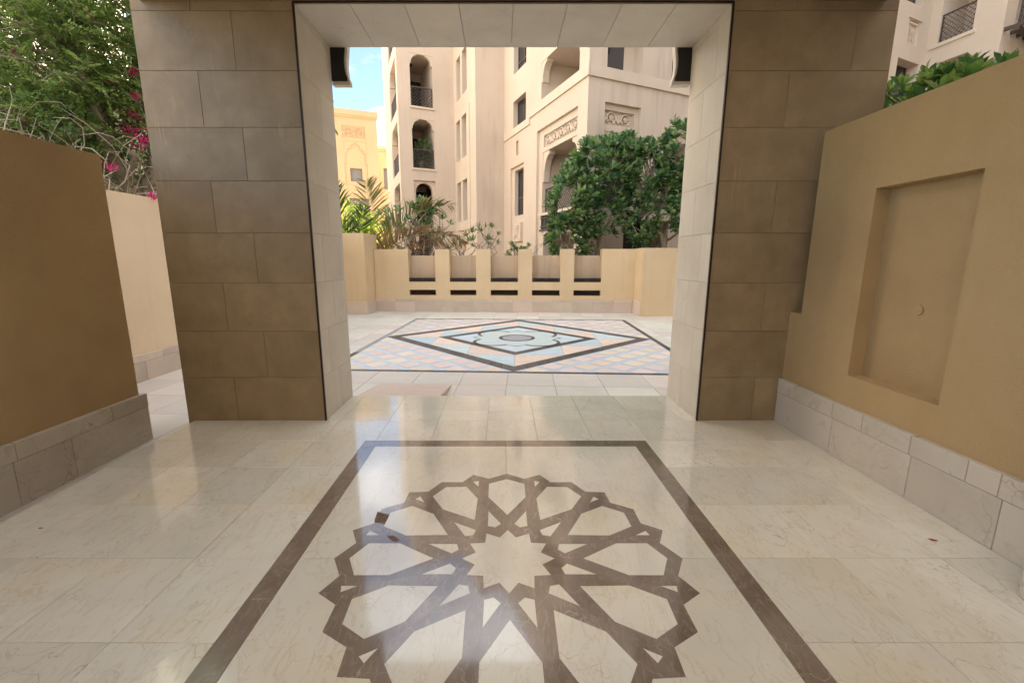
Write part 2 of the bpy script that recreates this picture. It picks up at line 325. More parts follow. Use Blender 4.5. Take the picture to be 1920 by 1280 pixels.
# coloured triangles between the two diamonds
a, b = EO, DI; d = (b - a)
for q, (sx, sy) in enumerate(((-1, -1), (1, -1), (1, 1), (-1, 1))):
    tri = [[(b, 0), (a, 0), (a, d)], [(a, 0), (a, d), (a - d, d)], [(a, d), (a - d, d), (a - d, b - a + d)], [(a - d, d), (a - d, 2 * d), (0, a)], [(a - d, 2 * d), (0, a), (0, b)]]
    for k, t in enumerate(tri):
        c = ('tblue', 'tpeach')[(k + q) % 2]
        ctile([(sx * x, sy * y) for x, y in t], c if not (c == 'tblue' and k == 2) else 'tmint', 'inlay_triangle')
# lattice corners: blue ribbon bed and square tiles
for (sx, sy) in ((1, 1), (-1, 1), (-1, -1), (1, -1)):
    L0 = H - .1
    bed = [(sx * DO, 0), (sx * L0, 0), (sx * L0, sy * L0), (0, sy * L0), (0, sy * DO)]
    MB().prism(bed if area(bed) > 0 else bed[::-1], -.165, -.1535).build('lattice_bed', K['trib'], court)
    pt = .53; rw = .062
    for ip in range(0, 6):
        for iq in range(-6, 6):
            p0 = DO + ip * pt + rw; p1 = DO + (ip + 1) * pt - rw; q0 = iq * pt + rw; q1 = (iq + 1) * pt - rw
            P = [((p - q) / 2 * sx, (p + q) / 2 * sy) for p, q in ((p0, q0), (p1, q0), (p1, q1), (p0, q1))]
            for n in ((1, 0), (-1, 0), (0, 1), (0, -1)): P = clip(P, n[0], n[1], L0) if P else P
            P = clip(P, -sx, 0, 0) if P else P; P = clip(P, 0, -sy, 0) if P else P
            if len(P) >= 3: ctile(P, random.choice(['tpeach', 'tcream', 'tpink', 'tcream', 'tpink']), 'lattice_tile', -.1505)
# the medallion inside the small diamond
IE = EI - .004
mb = [(IE, 0), (0, IE), (-IE, 0), (0, -IE)]
MB().prism(mb, -.165, -.1515).build('medallion_bed', K['tsky'], court)
def quatre(r, off, tip):
    pts = []
    for q in range(4):
        A0 = q * math.pi / 2
        rot = lambda x, y: (x * math.cos(A0) - y * math.sin(A0), x * math.sin(A0) + y * math.cos(A0))
        pts.append(rot(tip, 0))
        for k in range(9):
            t = R(-42 + k * (174 / 8.)); pts.append(rot(.45 + r * math.cos(t), .45 + r * math.sin(t)))
    return pts
qo = quatre(.44, 0, 1.04); qi = quatre(.37, 0, .90)
for k in range(len(qo)):
    k2 = (k + 1) % len(qo); ctile([qi[k], qo[k], qo[k2], qi[k2]], 'tdark', 'medallion_strip', -.1495, .0015)
o = MB().prism(qi, -.165, -.1503).build('medallion_field', K['tmint'], court)
ring = lambda r, n: [(r * math.cos(2 * math.pi * k / n), r * math.sin(2 * math.pi * k / n)) for k in range(n)]
ro, ri = ring(.39, 24), ring(.31, 24)
for k in range(24): ctile([ri[k], ro[k], ro[(k + 1) % 24], ri[(k + 1) % 24]], 'tdark', 'medallion_strip', -.1485, .0015)
MB().prism(ring(.308, 24), -.165, -.149).build('medallion_centre', K['tgrey'], court)

# ------------------------------------------------------------------ marble platform of the gateway
plat = MB().box(-2.895, 2.62, -6, 4.64, -.19, -.014).build('platform_floor', K['jointd']); tag(plat, kind='structure')
def ptile(x0, x1, y0, y1, m='marble', name='marble_tile', e=.0011): o = slab(name, x0 + e, x1 - e, y0 + e, y1 - e, -.02, 0, K[m], plat, 'z', 1, .0006); o.rotation_euler = (random.uniform(-.001, .001), random.uniform(-.001, .001), 0) if m == 'marble' and x1 - x0 < .6 else (0, 0, 0)
rowsY = [-5.9, -5.41, -4.92, -4.43, -3.94, -3.45, -2.96, -2.46, -1.97, -1.48, -.98, -.49, 0., .49, .98, 1.474, 1.97, 2.462, 2.955, 3.43]
BX0, BX1, BY0, BY1 = -1.143, 1.212, .51, 3.43
for y0, y1 in zip(rowsY, rowsY[1:]):
    for x0, x1 in ((-2.9, -2.43), (-2.43, -1.995), (-1.995, -1.56), (-1.56, BX0)): ptile(x0, x1, y0, y1)
    for x0, x1 in ((BX1, 1.70), (1.70, 2.24), (2.24, 2.60)): ptile(x0, x1, y0, y1)
    if y1 <= .5:
        for k in range(5): ptile(BX0 + (BX1 - BX0) * k / 5, BX0 + (BX1 - BX0) * (k + 1) / 5, y0, y1)
fc = [-2.9, -2.43, -1.995, -1.525, -1.06, -.595, -.13, .31, .775, 1.245, 1.71, 2.24, 2.60]
for y0, y1 in ((3.43, 3.89), (3.89, 4.17), (4.17, 4.645)):
    for x0, x1 in zip(fc, fc[1:]): ptile(x0, x1, y0, y1)
# brown border strips
for k in range(4):
    x0 = BX0 + (BX1 - BX0) * k / 4; x1 = BX0 + (BX1 - BX0) * (k + 1) / 4
    ptile(x0, x1, BY1 - .115, BY1, 'brown', 'border_strip', .0006); ptile(x0, x1, BY0, BY0 + .115, 'brown', 'border_strip', .0006)
for k in range(5):
    y0 = BY0 + .115 + (BY1 - BY0 - .23) * k / 5; y1 = BY0 + .115 + (BY1 - BY0 - .23) * (k + 1) / 5
    ptile(BX0, BX0 + .115, y0, y1, 'brown', 'border_strip', .0006); ptile(BX1 - .115, BX1, y0, y1, 'brown', 'border_strip', .0006)
SC = (.036, 1.968)
for x0, x1 in ((BX0 + .115, SC[0]), (SC[0], BX1 - .115)):
    for y0, y1 in ((BY0 + .115, SC[1]), (SC[1], BY1 - .115)): ptile(x0, x1, y0, y1)
pol = lambda r, a: (r * math.cos(R(a)), r * math.sin(R(a)))
def floor_piece(poly, z, m, name, ang=0):
    ca, sa = math.cos(R(ang)), math.sin(R(ang))
    key = (name, len(poly), m); me = _cache.get(key)
    if me is None:
        b_ = MB().prism(poly if area(poly) > 0 else poly[::-1], -.001, z); me = bpy.data.meshes.new(name); me.from_pydata(b_.v, [], b_.f); me.update(); _cache[key] = me
    return link(name, me, K[m], plat, (SC[0], SC[1], 0), R(ang))
for k in range(12):
    A = 30 * k
    floor_piece([(0, 0), pol(.903, -15), pol(.826, -8.6), pol(.888, 0), pol(.826, 8.6), pol(.903, 15)], .0006, 'brown', 'star_wedge', A)
    floor_piece([pol(.81, 0), pol(.757, 9.1), pol(.592, 11.6), pol(.383, 0), pol(.592, -11.6), pol(.757, -9.1)], .0011, 'marble', 'star_petal', A)
    floor_piece([pol(.806, 16.4), pol(.806, 13.6), pol(.735, 15)], .0011, 'marble', 'star_chip', A)
    floor_piece([pol(.438, 15), pol(.296, 22.5), pol(.27, 15), pol(.296, 7.5)], .0011, 'marble', 'star_kite', A)
st_ = []
for k in range(12): st_ += [pol(.236, 30 * k), pol(.174, 30 * k + 15)]
floor_piece(st_, .0011, 'marble', 'star_centre')
# worn places where the polish is gone
floor_piece([pol(.80, 151.5), pol(.888, 152), pol(.845, 157), pol(.83, 158.2), pol(.765, 157.5)], .0011, 'wornbrown', 'worn_patch')
floor_piece([pol(.605, 166), pol(.66, 163.5), pol(.69, 164.6), pol(.66, 166.5), pol(.62, 168)], .0011, 'wornbrown', 'worn_chip')
# ------------------------------------------------------------------ ramp from the platform down to the courtyard
rm = MB(); rx0, rx1 = -1.64, -.66
rm.hexa([(rx0, 4.645, -.19), (rx1 - .03, 4.645, -.19), (rx1, 5.61, -.19), (rx0, 5.61, -.19), (rx0, 4.645, -.012), (rx1 - .03, 4.645, -.012), (rx1, 5.61, -.146), (rx0, 5.61, -.146)])
ramp = rm.build('stone_ramp', K['skirt2']); tag(ramp, 'short pinkish stone ramp wedge leading from the marble platform to the courtyard', 'ramp')

# ------------------------------------------------------------------ gateway
gate = tag(empty('stone_gateway', (.095, 4.26, 0)), 'large square stone gateway with two clad piers and a lintel framing the courtyard', 'gateway')
def local(par, o):                           # keep world placement under a translated parent
    o.matrix_parent_inverse = Matrix.Translation(-Vector(par.location)); return o
CZ = [-.16, 0, .42, .855, 1.29, 1.72, 2.15, 2.575, 3.005, 3.44, 3.9, 4.3]
YF, YB = 3.89, 4.645
def pier(x0, x1, inner, joints):
    core = local(gate, MB().box(x0 + .02, x1 - .02, YF + .02, YB - .02, -.18, 4.3).build('pier', K['jointd'], gate))
    e = .0011
    def sl(nm, *a, ax, sg, m): slab(nm, *a, K[m], core, ax, sg, .002)
    for i in range(len(CZ) - 1):
        z0, z1 = CZ[i] + e, CZ[i + 1] - e
        j = joints[i % 2]
        xs = [x0] + [q for q in j] + [x1]
        for a0, a1 in zip(xs, xs[1:]):
            sl('stone_block', a0 + e, a1 - e, YF, YF + .03, z0, z1, ax='y', sg=-1, m='stone_shaded')
            sl('stone_block', a0 + e, a1 - e, YB - .03, YB, z0, z1, ax='y', sg=1, m='stone_lit')
        yj = (YF + .03, YF + .42 if i % 2 else YF + .22, YB - .03)
        for a0, a1 in zip(yj, yj[1:]):
            xi = (x1 - .03, x1) if inner > 0 else (x0, x0 + .03)
            xo = (x0, x0 + .03) if inner > 0 else (x1 - .03, x1)
            sl('stone_block', xi[0], xi[1], a0 + e, a1 - e, z0, z1, ax='x', sg=inner, m='stone_lit')
            sl('stone_block', xo[0], xo[1], a0 + e, a1 - e, z0, z1, ax='x', sg=-inner, m='stone_shaded')
    xe = x1 if inner > 0 else x0
    local(gate, MB().box(xe - .007, xe + .007, YF - .008, YF + .006, 0, 3.5).build('edge_trim', K['bronze'], gate))
pier(-2.955, -1.655, 1, ([-2.16], [-2.478]))
pier(1.845, 3.165, -1, ([2.85], [2.355]))
lin = local(gate, MB().box(-1.655, 1.845, YF + .02, YB - .02, 3.53, 4.3).build('lintel', K['jointd'], gate))
nx = 8; w_ = 3.5 / nx
for k in range(nx):
    x0 = -1.655 + k * w_; x1 = x0 + w_
    slab('soffit_slab', x0 + .0016, x1 - .0016, YF + .03, YB - .03, 3.5, 3.53, K['stone_lit'], lin, 'z', -1, .002)
    slab('stone_block', x0 + .0016, x1 - .0016, YF, YF + .03, 3.5, 4.3, K['stone_shaded'], lin, 'y', -1, .002)
    slab('stone_block', x0 + .0016, x1 - .0016, YB - .03, YB, 3.5, 4.3, K['stone_lit'], lin, 'y', 1, .002)
local(gate, MB().box(-1.655, 1.845, YF - .008, YF + .006, 3.493, 3.507).build('edge_trim', K['bronze'], gate))
# covered bay behind the viewer: beams on the piers, unseen roof slabs shaped for shade, rear piers
local(gate, MB().box(-2.955, 3.165, 1.5, YB, 4.302, 4.55).build('roof_slab', K['stone_shaded'], gate))
local(gate, MB().box(-2.955, 3.165, -5.9, -4.5, 4.302, 4.55).build('roof_slab', K['stone_shaded'], gate))
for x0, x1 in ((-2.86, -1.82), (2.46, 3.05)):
    local(gate, MB().box(x0, x1, -4.7, YF - .002, 3.505, 4.298).build('roof_beam', K['stone_shaded'], gate))
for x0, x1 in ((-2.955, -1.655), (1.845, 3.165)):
    local(gate, MB().box(x0, x1, -5.5, -4.71, -.16, 4.298).build('rear_pier', K['stone_shaded'], gate))
# corbels hanging under the far edge of the lintel
def corbel(x0, sg, label):
    r = tag(empty('corbel', (x0, YB + .075, 3.5)), label, 'corbel', 'corbels under the gateway lintel')
    pts = [(0, .04), (.17, .04), (.165, -.02), (.152, -.10), (.15, -.17), (.158, -.25), (.175, -.29), (.175, -.325), (.0, -.325)]
    b = MB(); n = len(pts)
    for y in (-.06, .01):
        b.v += [(sg * p[0], y, p[1]) for p in pts]
    b.f.append(tuple(range(n))); b.f.append(tuple(reversed(range(n, 2 * n))))
    for k in range(n): b.f.append((k, (k + 1) % n, (k + 1) % n + n, k + n))
    b.build('body', K['stone_lit'], r)
    q = [(p[0] * .86 if p[0] > .05 else .0, p[1] * .9 if p[1] < 0 else p[1]) for p in pts]
    b = MB(); b.v += [(sg * p[0], -.07, p[1]) for p in q] + [(sg * p[0], -.058, p[1]) for p in q]
    b.f.append(tuple(range(n)))
    for k in range(n): b.f.append((k, (k + 1) % n, (k + 1) % n + n, k + n))
    b.build('dark_panel', K['black'], r)
corbel(-1.66, 1, 'dark faced corbel at the top of the left gateway pier')
corbel(1.85, -1, 'dark faced corbel at the top of the right gateway pier')

# ------------------------------------------------------------------ plaster walls beside the platform
def thing(name, label, cat, loc=(0, 0, 0), rot=0, group=None): return tag(empty(name, loc, rot), label, cat, group)
# near left wall
wl = thing('plaster_wall', 'shaded ochre plaster wall on stone skirting at the left edge of the platform', 'wall', (-3.4, 1, -.15))
P = lambda o, par=wl: local(par, o)
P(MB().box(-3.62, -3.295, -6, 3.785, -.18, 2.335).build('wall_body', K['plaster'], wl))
sk = P(MB().box(-3.60, -3.268, -6, 3.81, -.18, .278).build('skirting', K['joint'], wl))
ys = [3.822, 3.09, 2.69, 2.02, 1.35, .7, 0, -.7, -1.4]
for y1, y0 in zip(ys, ys[1:]): slab('skirting_stone', -3.30, -3.255, y0 + .0015, y1 - .0015, -.17, .165, K['skirt'], sk, 'x', 1, .002)
ys = [3.824, 3.453, 2.72, 2.1, 1.5, .8, .1, -.6, -1.4]
for y1, y0 in zip(ys, ys[1:]): slab('skirting_cap', -3.30, -3.253, y0 + .0015, y1 - .0015, .168, .29, K['skirt'], sk, 'x', 1, .002)
slab('skirting_stone', -3.62, -3.302, 3.785, 3.822, -.17, .29, K['skirt'], sk, 'y', 1, .002)
# left passage wall
w2 = thing('passage_wall', 'bright pale ochre plaster wall seen in the gap left of the gateway', 'wall', (-5.05, 8, -.15))
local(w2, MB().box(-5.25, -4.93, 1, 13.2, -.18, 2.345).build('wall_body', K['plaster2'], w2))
sk = local(w2, MB().box(-5.2, -4.91, 1, 13.2, -.18, .20).build('skirting', K['joint'], w2))
for k in range(18):
    y0 = 1.2 + k * .66; slab('skirting_stone', -4.93, -4.9, y0 + .0015, y0 + .6585, -.17, .115, K['skirt2'], sk, 'x', 1, .002)
    slab('skirting_cap', -4.93, -4.898, y0 + .33 + .0015, y0 + .99 - .0015, .118, .215, K['skirt2'], sk, 'x', 1, .002)
# right wall with niche
wr = thing('plaster_wall', 'ochre plaster wall with a tall recessed niche right of the platform', 'wall', (2.75, 1, 0))
b = MB(); x = 2.6; xb = 2.95
ny0, ny1, nz0, nz1, nd_ = 2.465, 3.155, .64, 1.98, .105
ycut = sorted([-6, ny0, ny1, 3.74, 3.888]); zcut = [0, nz0, 1.03, nz1, 2.5]
for y0, y1 in zip(ycut, ycut[1:]):
    for z0, z1 in zip(zcut, zcut[1:]):
        if y0 >= 3.74 and z0 >= 1.03: continue
        if y0 == ny0 and z0 >= nz0 and z1 <= nz1: continue
        b.quad((x, y1, z0), (x, y0, z0), (x, y0, z1), (x, y1, z1))
q = x + nd_
b.quad((x, ny1, nz0), (x, ny1, nz1), (q, ny1, nz1), (q, ny1, nz0)).quad((x, ny0, nz0), (q, ny0, nz0), (q, ny0, nz1), (x, ny0, nz1))
b.quad((x, ny0, nz0), (x, ny1, nz0), (q, ny1, nz0), (q, ny0, nz0)).quad((x, ny0, nz1), (q, ny0, nz1), (q, ny1, nz1), (x, ny1, nz1))
b.quad((x, 3.74, 1.03), (x, 3.74, 2.5), (xb, 3.74, 2.5), (xb, 3.74, 1.03)).quad((x, 3.74, 1.03), (xb, 3.74, 1.03), (xb, 3.888, 1.03), (x, 3.888, 1.03))
b.quad((x, -6, 2.5), (xb, -6, 2.5), (xb, 3.74, 2.5), (x, 3.74, 2.5)).quad((xb, -6, -.15), (xb, 3.74, -.15), (xb, 3.74, 2.5), (xb, -6, 2.5))
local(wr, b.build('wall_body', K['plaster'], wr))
local(wr, MB().quad((q, ny1, nz0), (q, ny0, nz0), (q, ny0, nz1), (q, ny1, nz1)).build('niche_back', K['plaster'], wr))
dsc = MB(); r_ = .033; n = 20
for k in range(n):
    t0, t1 = 2 * math.pi * k / n, 2 * math.pi * (k + 1) / n
    c0 = (q - .009, 2.8 + r_ * math.cos(t0), 1.175 + r_ * math.sin(t0)); c1 = (q - .009, 2.8 + r_ * math.cos(t1), 1.175 + r_ * math.sin(t1))
    dsc.quad((q - .010, 2.8, 1.175), c1, c0); dsc.quad(c0, c1, (q + .001, c1[1], c1[2]), (q + .001, c0[1], c0[2]))
local(wr, dsc.build('round_cover', K['plaster'], wr))
sk = local(wr, MB().box(2.585, 2.61, -6, 3.886, -.01, .405).build('skirting', K['joint'], wr))
ys = [3.887, 3.20, 2.54, 2.035, 1.70]
for y1, y0 in zip(ys, ys[1:]): slab('skirting_stone', 2.57, 2.61, y0 + .0015, y1 - .0015, .001, .285, K['skirt'], sk, 'x', -1, .002)
ys = [3.887, 3.665, 3.21, 2.93, 2.56, 2.22, 2.06, 1.70]
for y1, y0 in zip(ys, ys[1:]): slab('skirting_cap', 2.568, 2.61, y0 + .0015, y1 - .0015, .288, .416, K['skirt'], sk, 'x', -1, .002)
pil = local(wr, MB().box(2.375, 2.598, .7, 1.70, .0, 2.5).build('pilaster', K['plaster'], wr))
for z0, z1, xx in ((.001, .285, 2.34), (.288, .416, 2.338)):
    slab('skirting_stone', xx, 2.375, .7, 1.72, z0, z1, K['skirt'], sk, 'x', -1, .002); slab('skirting_stone', xx + .037, 2.567, 1.70, 1.735, z0, z1, K['skirt'], sk, 'y', 1, .002)
# red petal on the floor
pb = MB()
pts = [(-.024, .001), (-.012, .008), (.006, .009), (.022, .003), (.024, -.002), (.008, -.007), (-.010, -.006)]
for i in range(len(pts)):
    p0, p1 = pts[i], pts[(i + 1) % len(pts)]
    zz = lambda p: .0035 + 7 * p[0] ** 2 + 25 * p[1] ** 2
    pb.quad((0, 0, .0035), (p0[0], p0[1], zz(p0)), (p1[0], p1[1], zz(p1)))
o = pb.build('fallen_petal', K['petal'], None, loc=(2.337, 2.111, 0), rot=-.35); tag(o, 'small dark red petal lying on the marble floor near the right skirting', 'petal')
o = MB().prism([(-.012, -.004), (.0, -.006), (.013, -.002), (.006, .005), (-.008, .004)], 0.0012, .004).build('dry_leaf_scrap', K['bark'], None, loc=(-2.61, 2.22, 0)); tag(o, 'tiny dark leaf scrap on the marble floor near the left platform edge', 'leaf')

# ------------------------------------------------------------------ low courtyard wall with notches
cw = thing('courtyard_wall', 'low ochre courtyard wall with five notches and black ledges behind the inlaid floor', 'wall', (CO[0], CO[1], 0), PHI)
W0 = 4.5; TH = .36; WT = 1.79
nch = [(-3.48, -2.64), (-2.19, -1.36), (-.91, -.06), (.38, 1.24), (1.66, 2.49)]
b = MB(); sx_ = sorted({-4.56, 3.50} | {q for p in nch for q in p}); zz = [-.15, .37, .54, .79, WT]
inn = lambda a0, a1: any(abs(a0 - p[0]) < 1e-6 and abs(a1 - p[1]) < 1e-6 for p in nch)
for a0, a1 in zip(sx_, sx_[1:]):
    for i, (z0, z1) in enumerate(zip(zz, zz[1:])):
        if inn(a0, a1) and i in (1, 3): continue
        b.quad((a0, W0, z0), (a1, W0, z0), (a1, W0, z1), (a0, W0, z1)); b.quad((a1, W0 + TH, z0), (a0, W0 + TH, z0), (a0, W0 + TH, z1), (a1, W0 + TH, z1))
    if not inn(a0, a1): b.quad((a0, W0, WT), (a1, W0, WT), (a1, W0 + TH, WT), (a0, W0 + TH, WT))
for a0, a1 in nch:
    for z0, z1 in ((.37, .54), (.79, WT)):
        b.quad((a0, W0, z0), (a0, W0, z1), (a0, W0 + TH, z1), (a0, W0 + TH, z0)); b.quad((a1, W0, z0), (a1, W0 + TH, z0), (a1, W0 + TH, z1), (a1, W0, z1))
        b.quad((a0, W0, z0), (a0, W0 + TH, z0), (a1, W0 + TH, z0), (a1, W0, z0))
    b.quad((a0, W0, .54), (a1, W0, .54), (a1, W0 + TH, .54), (a0, W0 + TH, .54))
b.build('wall_body', K['wallcourt'], cw)
for a0, a1 in nch:
    MB().box(a0 + .004, a1 - .004, W0 + TH - .05, W0 + TH + .10, .78, 1.598).build('back_panel', K['panel'], cw)
    lg = MB().box(a0 + .004, a1 - .004, W0 + .012, W0 + TH - .06, .792, .905).build('ledge', K['bronze'], cw)
    for t in (.07, .5, .93):
        xx = a0 + (a1 - a0) * t; MB().box(xx - .011, xx + .011, W0 + .007, W0 + .014, .845, .862).build('bolt', K['greypanel'], lg)
    MB().box(a0 + .003, a1 - .003, W0 + .2, W0 + .24, .372, .538).build('vent_back', K['inside_shade'], cw)
    for z in (.40, .455, .51):
        MB().hexa([(a0 + .01, W0 + .10, z - .012), (a1 - .01, W0 + .10, z - .012), (a1 - .01, W0 + .16, z + .012), (a0 + .01, W0 + .16, z + .012), (a0 + .01, W0 + .10, z - .004), (a1 - .01, W0 + .10, z - .004), (a1 - .01, W0 + .16, z + .02), (a0 + .01, W0 + .16, z + .02)]).build('louvre', K['darkwood'], cw)
# skirting of the wall
sk = MB().box(-4.56, 3.50, W0 - .02, W0 + .01, -.15, .245).build('skirting', K['joint'], cw)
x = -4.56; k = 0
while x < 3.46:
    x1 = min(x + .62, 3.46); slab('skirting_stone', x + .0015, x1 - .0015, W0 - .035, W0 - .003, -.149, .165, K['skirt2'], sk, 'y', -1, .002)
    slab('skirting_cap', x + .0015, x1 - .0015, W0 - .04, W0 - .003, .168, .258, K['skirt2'], sk, 'y', -1, .002); x = x1
# side blocks
def block(name, label, a0, a1, b0, b1, zt, faces):
    r = thing(name, label, 'wall', (CO[0], CO[1], 0), PHI)
    MB().box(a0, a1, b0, b1, -.16, zt).build('wall_body', K['wallcourt'], r)
    s = empty('skirting', parent=r)
    for f in faces:
        if f == 'front':
            x = a1
            while x > a0: slab('skirting_stone', max(x - .62, a0) + .0015, x - .0015, b0 - .032, b0, -.149, .23, K['skirt2'], s, 'y', -1, .002); x -= .62
        if f == 'right': slab('skirting_stone', a1, a1 + .032, b0 - .03, b1 - .04, -.149, .228, K['skirt2'], s, 'x', 1, .002)
        if f == 'left': slab('skirting_stone', a0 - .032, a0, b0, b1 - .04, -.149, .262, K['skirt2'], s, 'x', -1, .002)
block('wall_block', 'taller ochre wall block beside the palm at the left end of the notched wall', -6.6, -4.57, 3.72, 4.86, 2.235, ('front', 'right'))
block('wall_block', 'plain ochre wall block below the leafy bush at the right end of the notched wall', 3.50, 6.4, 3.68, 4.86, 1.80, ('left',))
# planter behind
pl = thing('planter', 'raised planting bed behind the notched courtyard wall', 'planter', (CO[0], CO[1], 0), PHI)
MB().box(-7.5, 7.0, 4.99, 6.4, -.16, 1.30).build('soil', K['soil'], pl)

# ------------------------------------------------------------------ buildings
UA = (math.cos(R(24.7)), math.sin(R(24.7))); NA = (math.sin(R(24.7)), -math.cos(R(24.7)))
UB = (-math.sin(R(20.2)), math.cos(R(20.2))); NB = (-math.cos(R(20.2)), -math.sin(R(20.2)))
class Face:
    def __init__(s, P, D, N): s.P = P; s.D = D; s.N = N
    def pt(s, a, z, d=0): return (s.P[0] + a * s.D[0] + d * s.N[0], s.P[1] + a * s.D[1] + d * s.N[1], z)
    def rect(s, b, a0, a1, z0, z1, d=0): b.quad(s.pt(a0, z0, d), s.pt(a1, z0, d), s.pt(a1, z1, d), s.pt(a0, z1, d))
    def box(s, b, a0, a1, z0, z1, d0, d1):
        b.hexa([s.pt(a0, z0, d1), s.pt(a1, z0, d1), s.pt(a1, z1, d1), s.pt(a0, z1, d1), s.pt(a0, z0, d0), s.pt(a1, z0, d0), s.pt(a1, z1, d0), s.pt(a0, z1, d0)]); return b
    def wall(s, b, a0, a1, z0, z1, ops, d=0):
        A = sorted({a0, a1} | {q for o in ops for q in o[:2]}); Z = sorted({z0, z1} | {q for o in ops for q in o[2:4]})
        for p, q in zip(A, A[1:]):
            for u, v in zip(Z, Z[1:]):
                m, n = (p + q) / 2, (u + v) / 2
                if any(o[0] < m < o[1] and o[2] < n < o[3] for o in ops): continue
                s.rect(b, p, q, u, v, d)
        for o in ops:
            e = d - o[4]
            b.quad(s.pt(o[0], o[2], d), s.pt(o[0], o[3], d), s.pt(o[0], o[3], e), s.pt(o[0], o[2], e)); b.quad(s.pt(o[1], o[2], d), s.pt(o[1], o[2], e), s.pt(o[1], o[3], e), s.pt(o[1], o[3], d))
            b.quad(s.pt(o[0], o[2], d), s.pt(o[0], o[2], e), s.pt(o[1], o[2], e), s.pt(o[1], o[2], d)); b.quad(s.pt(o[0], o[3], d), s.pt(o[1], o[3], d), s.pt(o[1], o[3], e), s.pt(o[0], o[3], e))
            if len(o) > 5 and o[5]: s.rect(b, o[0], o[1], o[2], o[3], e)
        return b
    def poly(s, b, pts, d0, d1):           # extruded outline, pts (a,z)
        n = len(pts); i = len(b.v); b.v += [s.pt(a, z, d1) for a, z in pts] + [s.pt(a, z, d0) for a, z in pts]
        b.f.append(tuple(i + k for k in range(n)))
        for k in range(n): b.f.append((i + k, i + n + k, i + n + (k + 1) % n, i + (k + 1) % n))
        return b
def window(F, par, a0, a1, z0, z1, d, cross=.42, vert=True, glass='glass'):
    b = MB(); t = .05
    F.box(b, a0, a0 + t, z0, z1, d - .03, d + .03); F.box(b, a1 - t, a1, z0, z1, d - .03, d + .03); F.box(b, a0 + t, a1 - t, z0, z0 + t, d - .03, d + .03); F.box(b, a0 + t, a1 - t, z1 - t, z1, d - .03, d + .03)
    if vert: F.box(b, (a0 + a1) / 2 - .025, (a0 + a1) / 2 + .025, z0 + t, z1 - t, d - .02, d + .025)
    if cross: F.box(b, a0 + t, a1 - t, z0 + (z1 - z0) * cross - .03, z0 + (z1 - z0) * cross + .03, d - .02, d + .027)
    w = b.build('window', K['frame'], par); local(PB, w)
    g_ = MB(); F.rect(g_, a0 + .01, a1 - .01, z0 + .01, z1 - .01, d); o = g_.build('pane', K[glass], w); o.matrix_parent_inverse = Matrix.Identity(4)
def part(name, b, m, par, sm=False): return local(par, b.build(name, K[m], par, sm))
def railing(F, par, a0, a1, z0, z1, d, n=None, name='railing'):
    b = MB(); t = .016
    F.box(b, a0, a1, z1 - .05, z1, d - .03, d + .03); F.box(b, a0, a1, z0, z0 + .035, d - .02, d + .02); F.box(b, a0, a0 + .04, z0, z1, d - .021, d + .021); F.box(b, a1 - .04, a1, z0, z1, d - .021, d + .021)
    h = z1 - z0 - .08; L = a1 - a0; stp = .17
    def bar(p, q, dd):
        p, q = Vector(F.pt(*p, dd)), Vector(F.pt(*q, dd)); b.tube([p, q], .012, 4)
    k = -h
    while k < L:
        lo = max(0, -k); hi = min(h, L - k)
        if hi - lo > .03:
            bar((a0 + k + lo, z0 + .03 + lo), (a0 + k + hi, z0 + .03 + hi), d + .008); bar((a1 - k - lo, z0 + .03 + lo), (a1 - k - hi, z0 + .03 + hi), d - .008)
        k += stp
    return part(name, b, 'iron', par)
def frieze(F, par, a0, a1, z0, z1, d, m='trim'):
    b = MB(); F.box(b, a0, a1, z0 - .03, z0, d, d + .03); F.box(b, a0, a1, z1, z1 + .03, d, d + .03); F.box(b, a0 - .03, a0, z0 - .03, z1 + .03, d, d + .03); F.box(b, a1, a1 + .03, z0 - .03, z1 + .03, d, d + .03)
    h = z1 - z0; n = max(2, round((a1 - a0) / (h * 1.35))); w = (a1 - a0) / n
    def petal(ca, cz, ang, l, wd):
        ca_, sa_ = math.cos(ang), math.sin(ang); pts = [(0, 0), (l * .35, -wd), (l * .75, -wd * .8), (l, 0), (l * .75, wd * .8), (l * .35, wd)]
        F.poly(b, [(ca + x * ca_ - y * sa_, cz + x * sa_ + y * ca_) for x, y in pts], d, d + .07)
    for k in range(n):
        ca = a0 + (k + .5) * w; cz = z0 + h * .5; rr = h * .44
        pth = [F.pt(ca + rr * math.cos(t), cz + rr * math.sin(t), d + .045) for t in np.linspace(-1.1, math.pi + 1.1, 15)]
        b.tube(pth, .03, 4)
        for an in (-.9, -.45, 0, .45, .9): petal(ca, cz - h * .12, math.pi / 2 + an, h * .40, h * .055)
        for an in (-1.9, 1.9): petal(ca, cz - h * .12, math.pi / 2 + an, h * .26, h * .05)
        for e in (-.5,):
            for an in (-.55, 0, .55): petal(ca + e * w, z0 + h * .12, math.pi / 2 + an, h * .75, h * .07)
    back = MB(); F.rect(back, a0, a1, z0, z1, d + .002)
    fr = part('frieze', b, m, par); return fr
def bracket(F, par, a, z, w, h, d0, d1, sg=1, name='bracket'):
    pts = [(a, z), (a + sg * w, z), (a + sg * w, z - .12 * h)]
    for t in np.linspace(0, 1, 6)[1:]:
        th_ = t * math.pi / 2; pts.append((a + sg * (w - (w - .07) * math.sin(th_)), z - .12 * h - (.8 * h) * (1 - math.cos(th_))))
    pts += [(a + sg * .07, z - h), (a, z - h)]
    if sg < 0: pts.reverse()
    return part(name, F.poly(MB(), pts, d0, d1), 'trim', par)
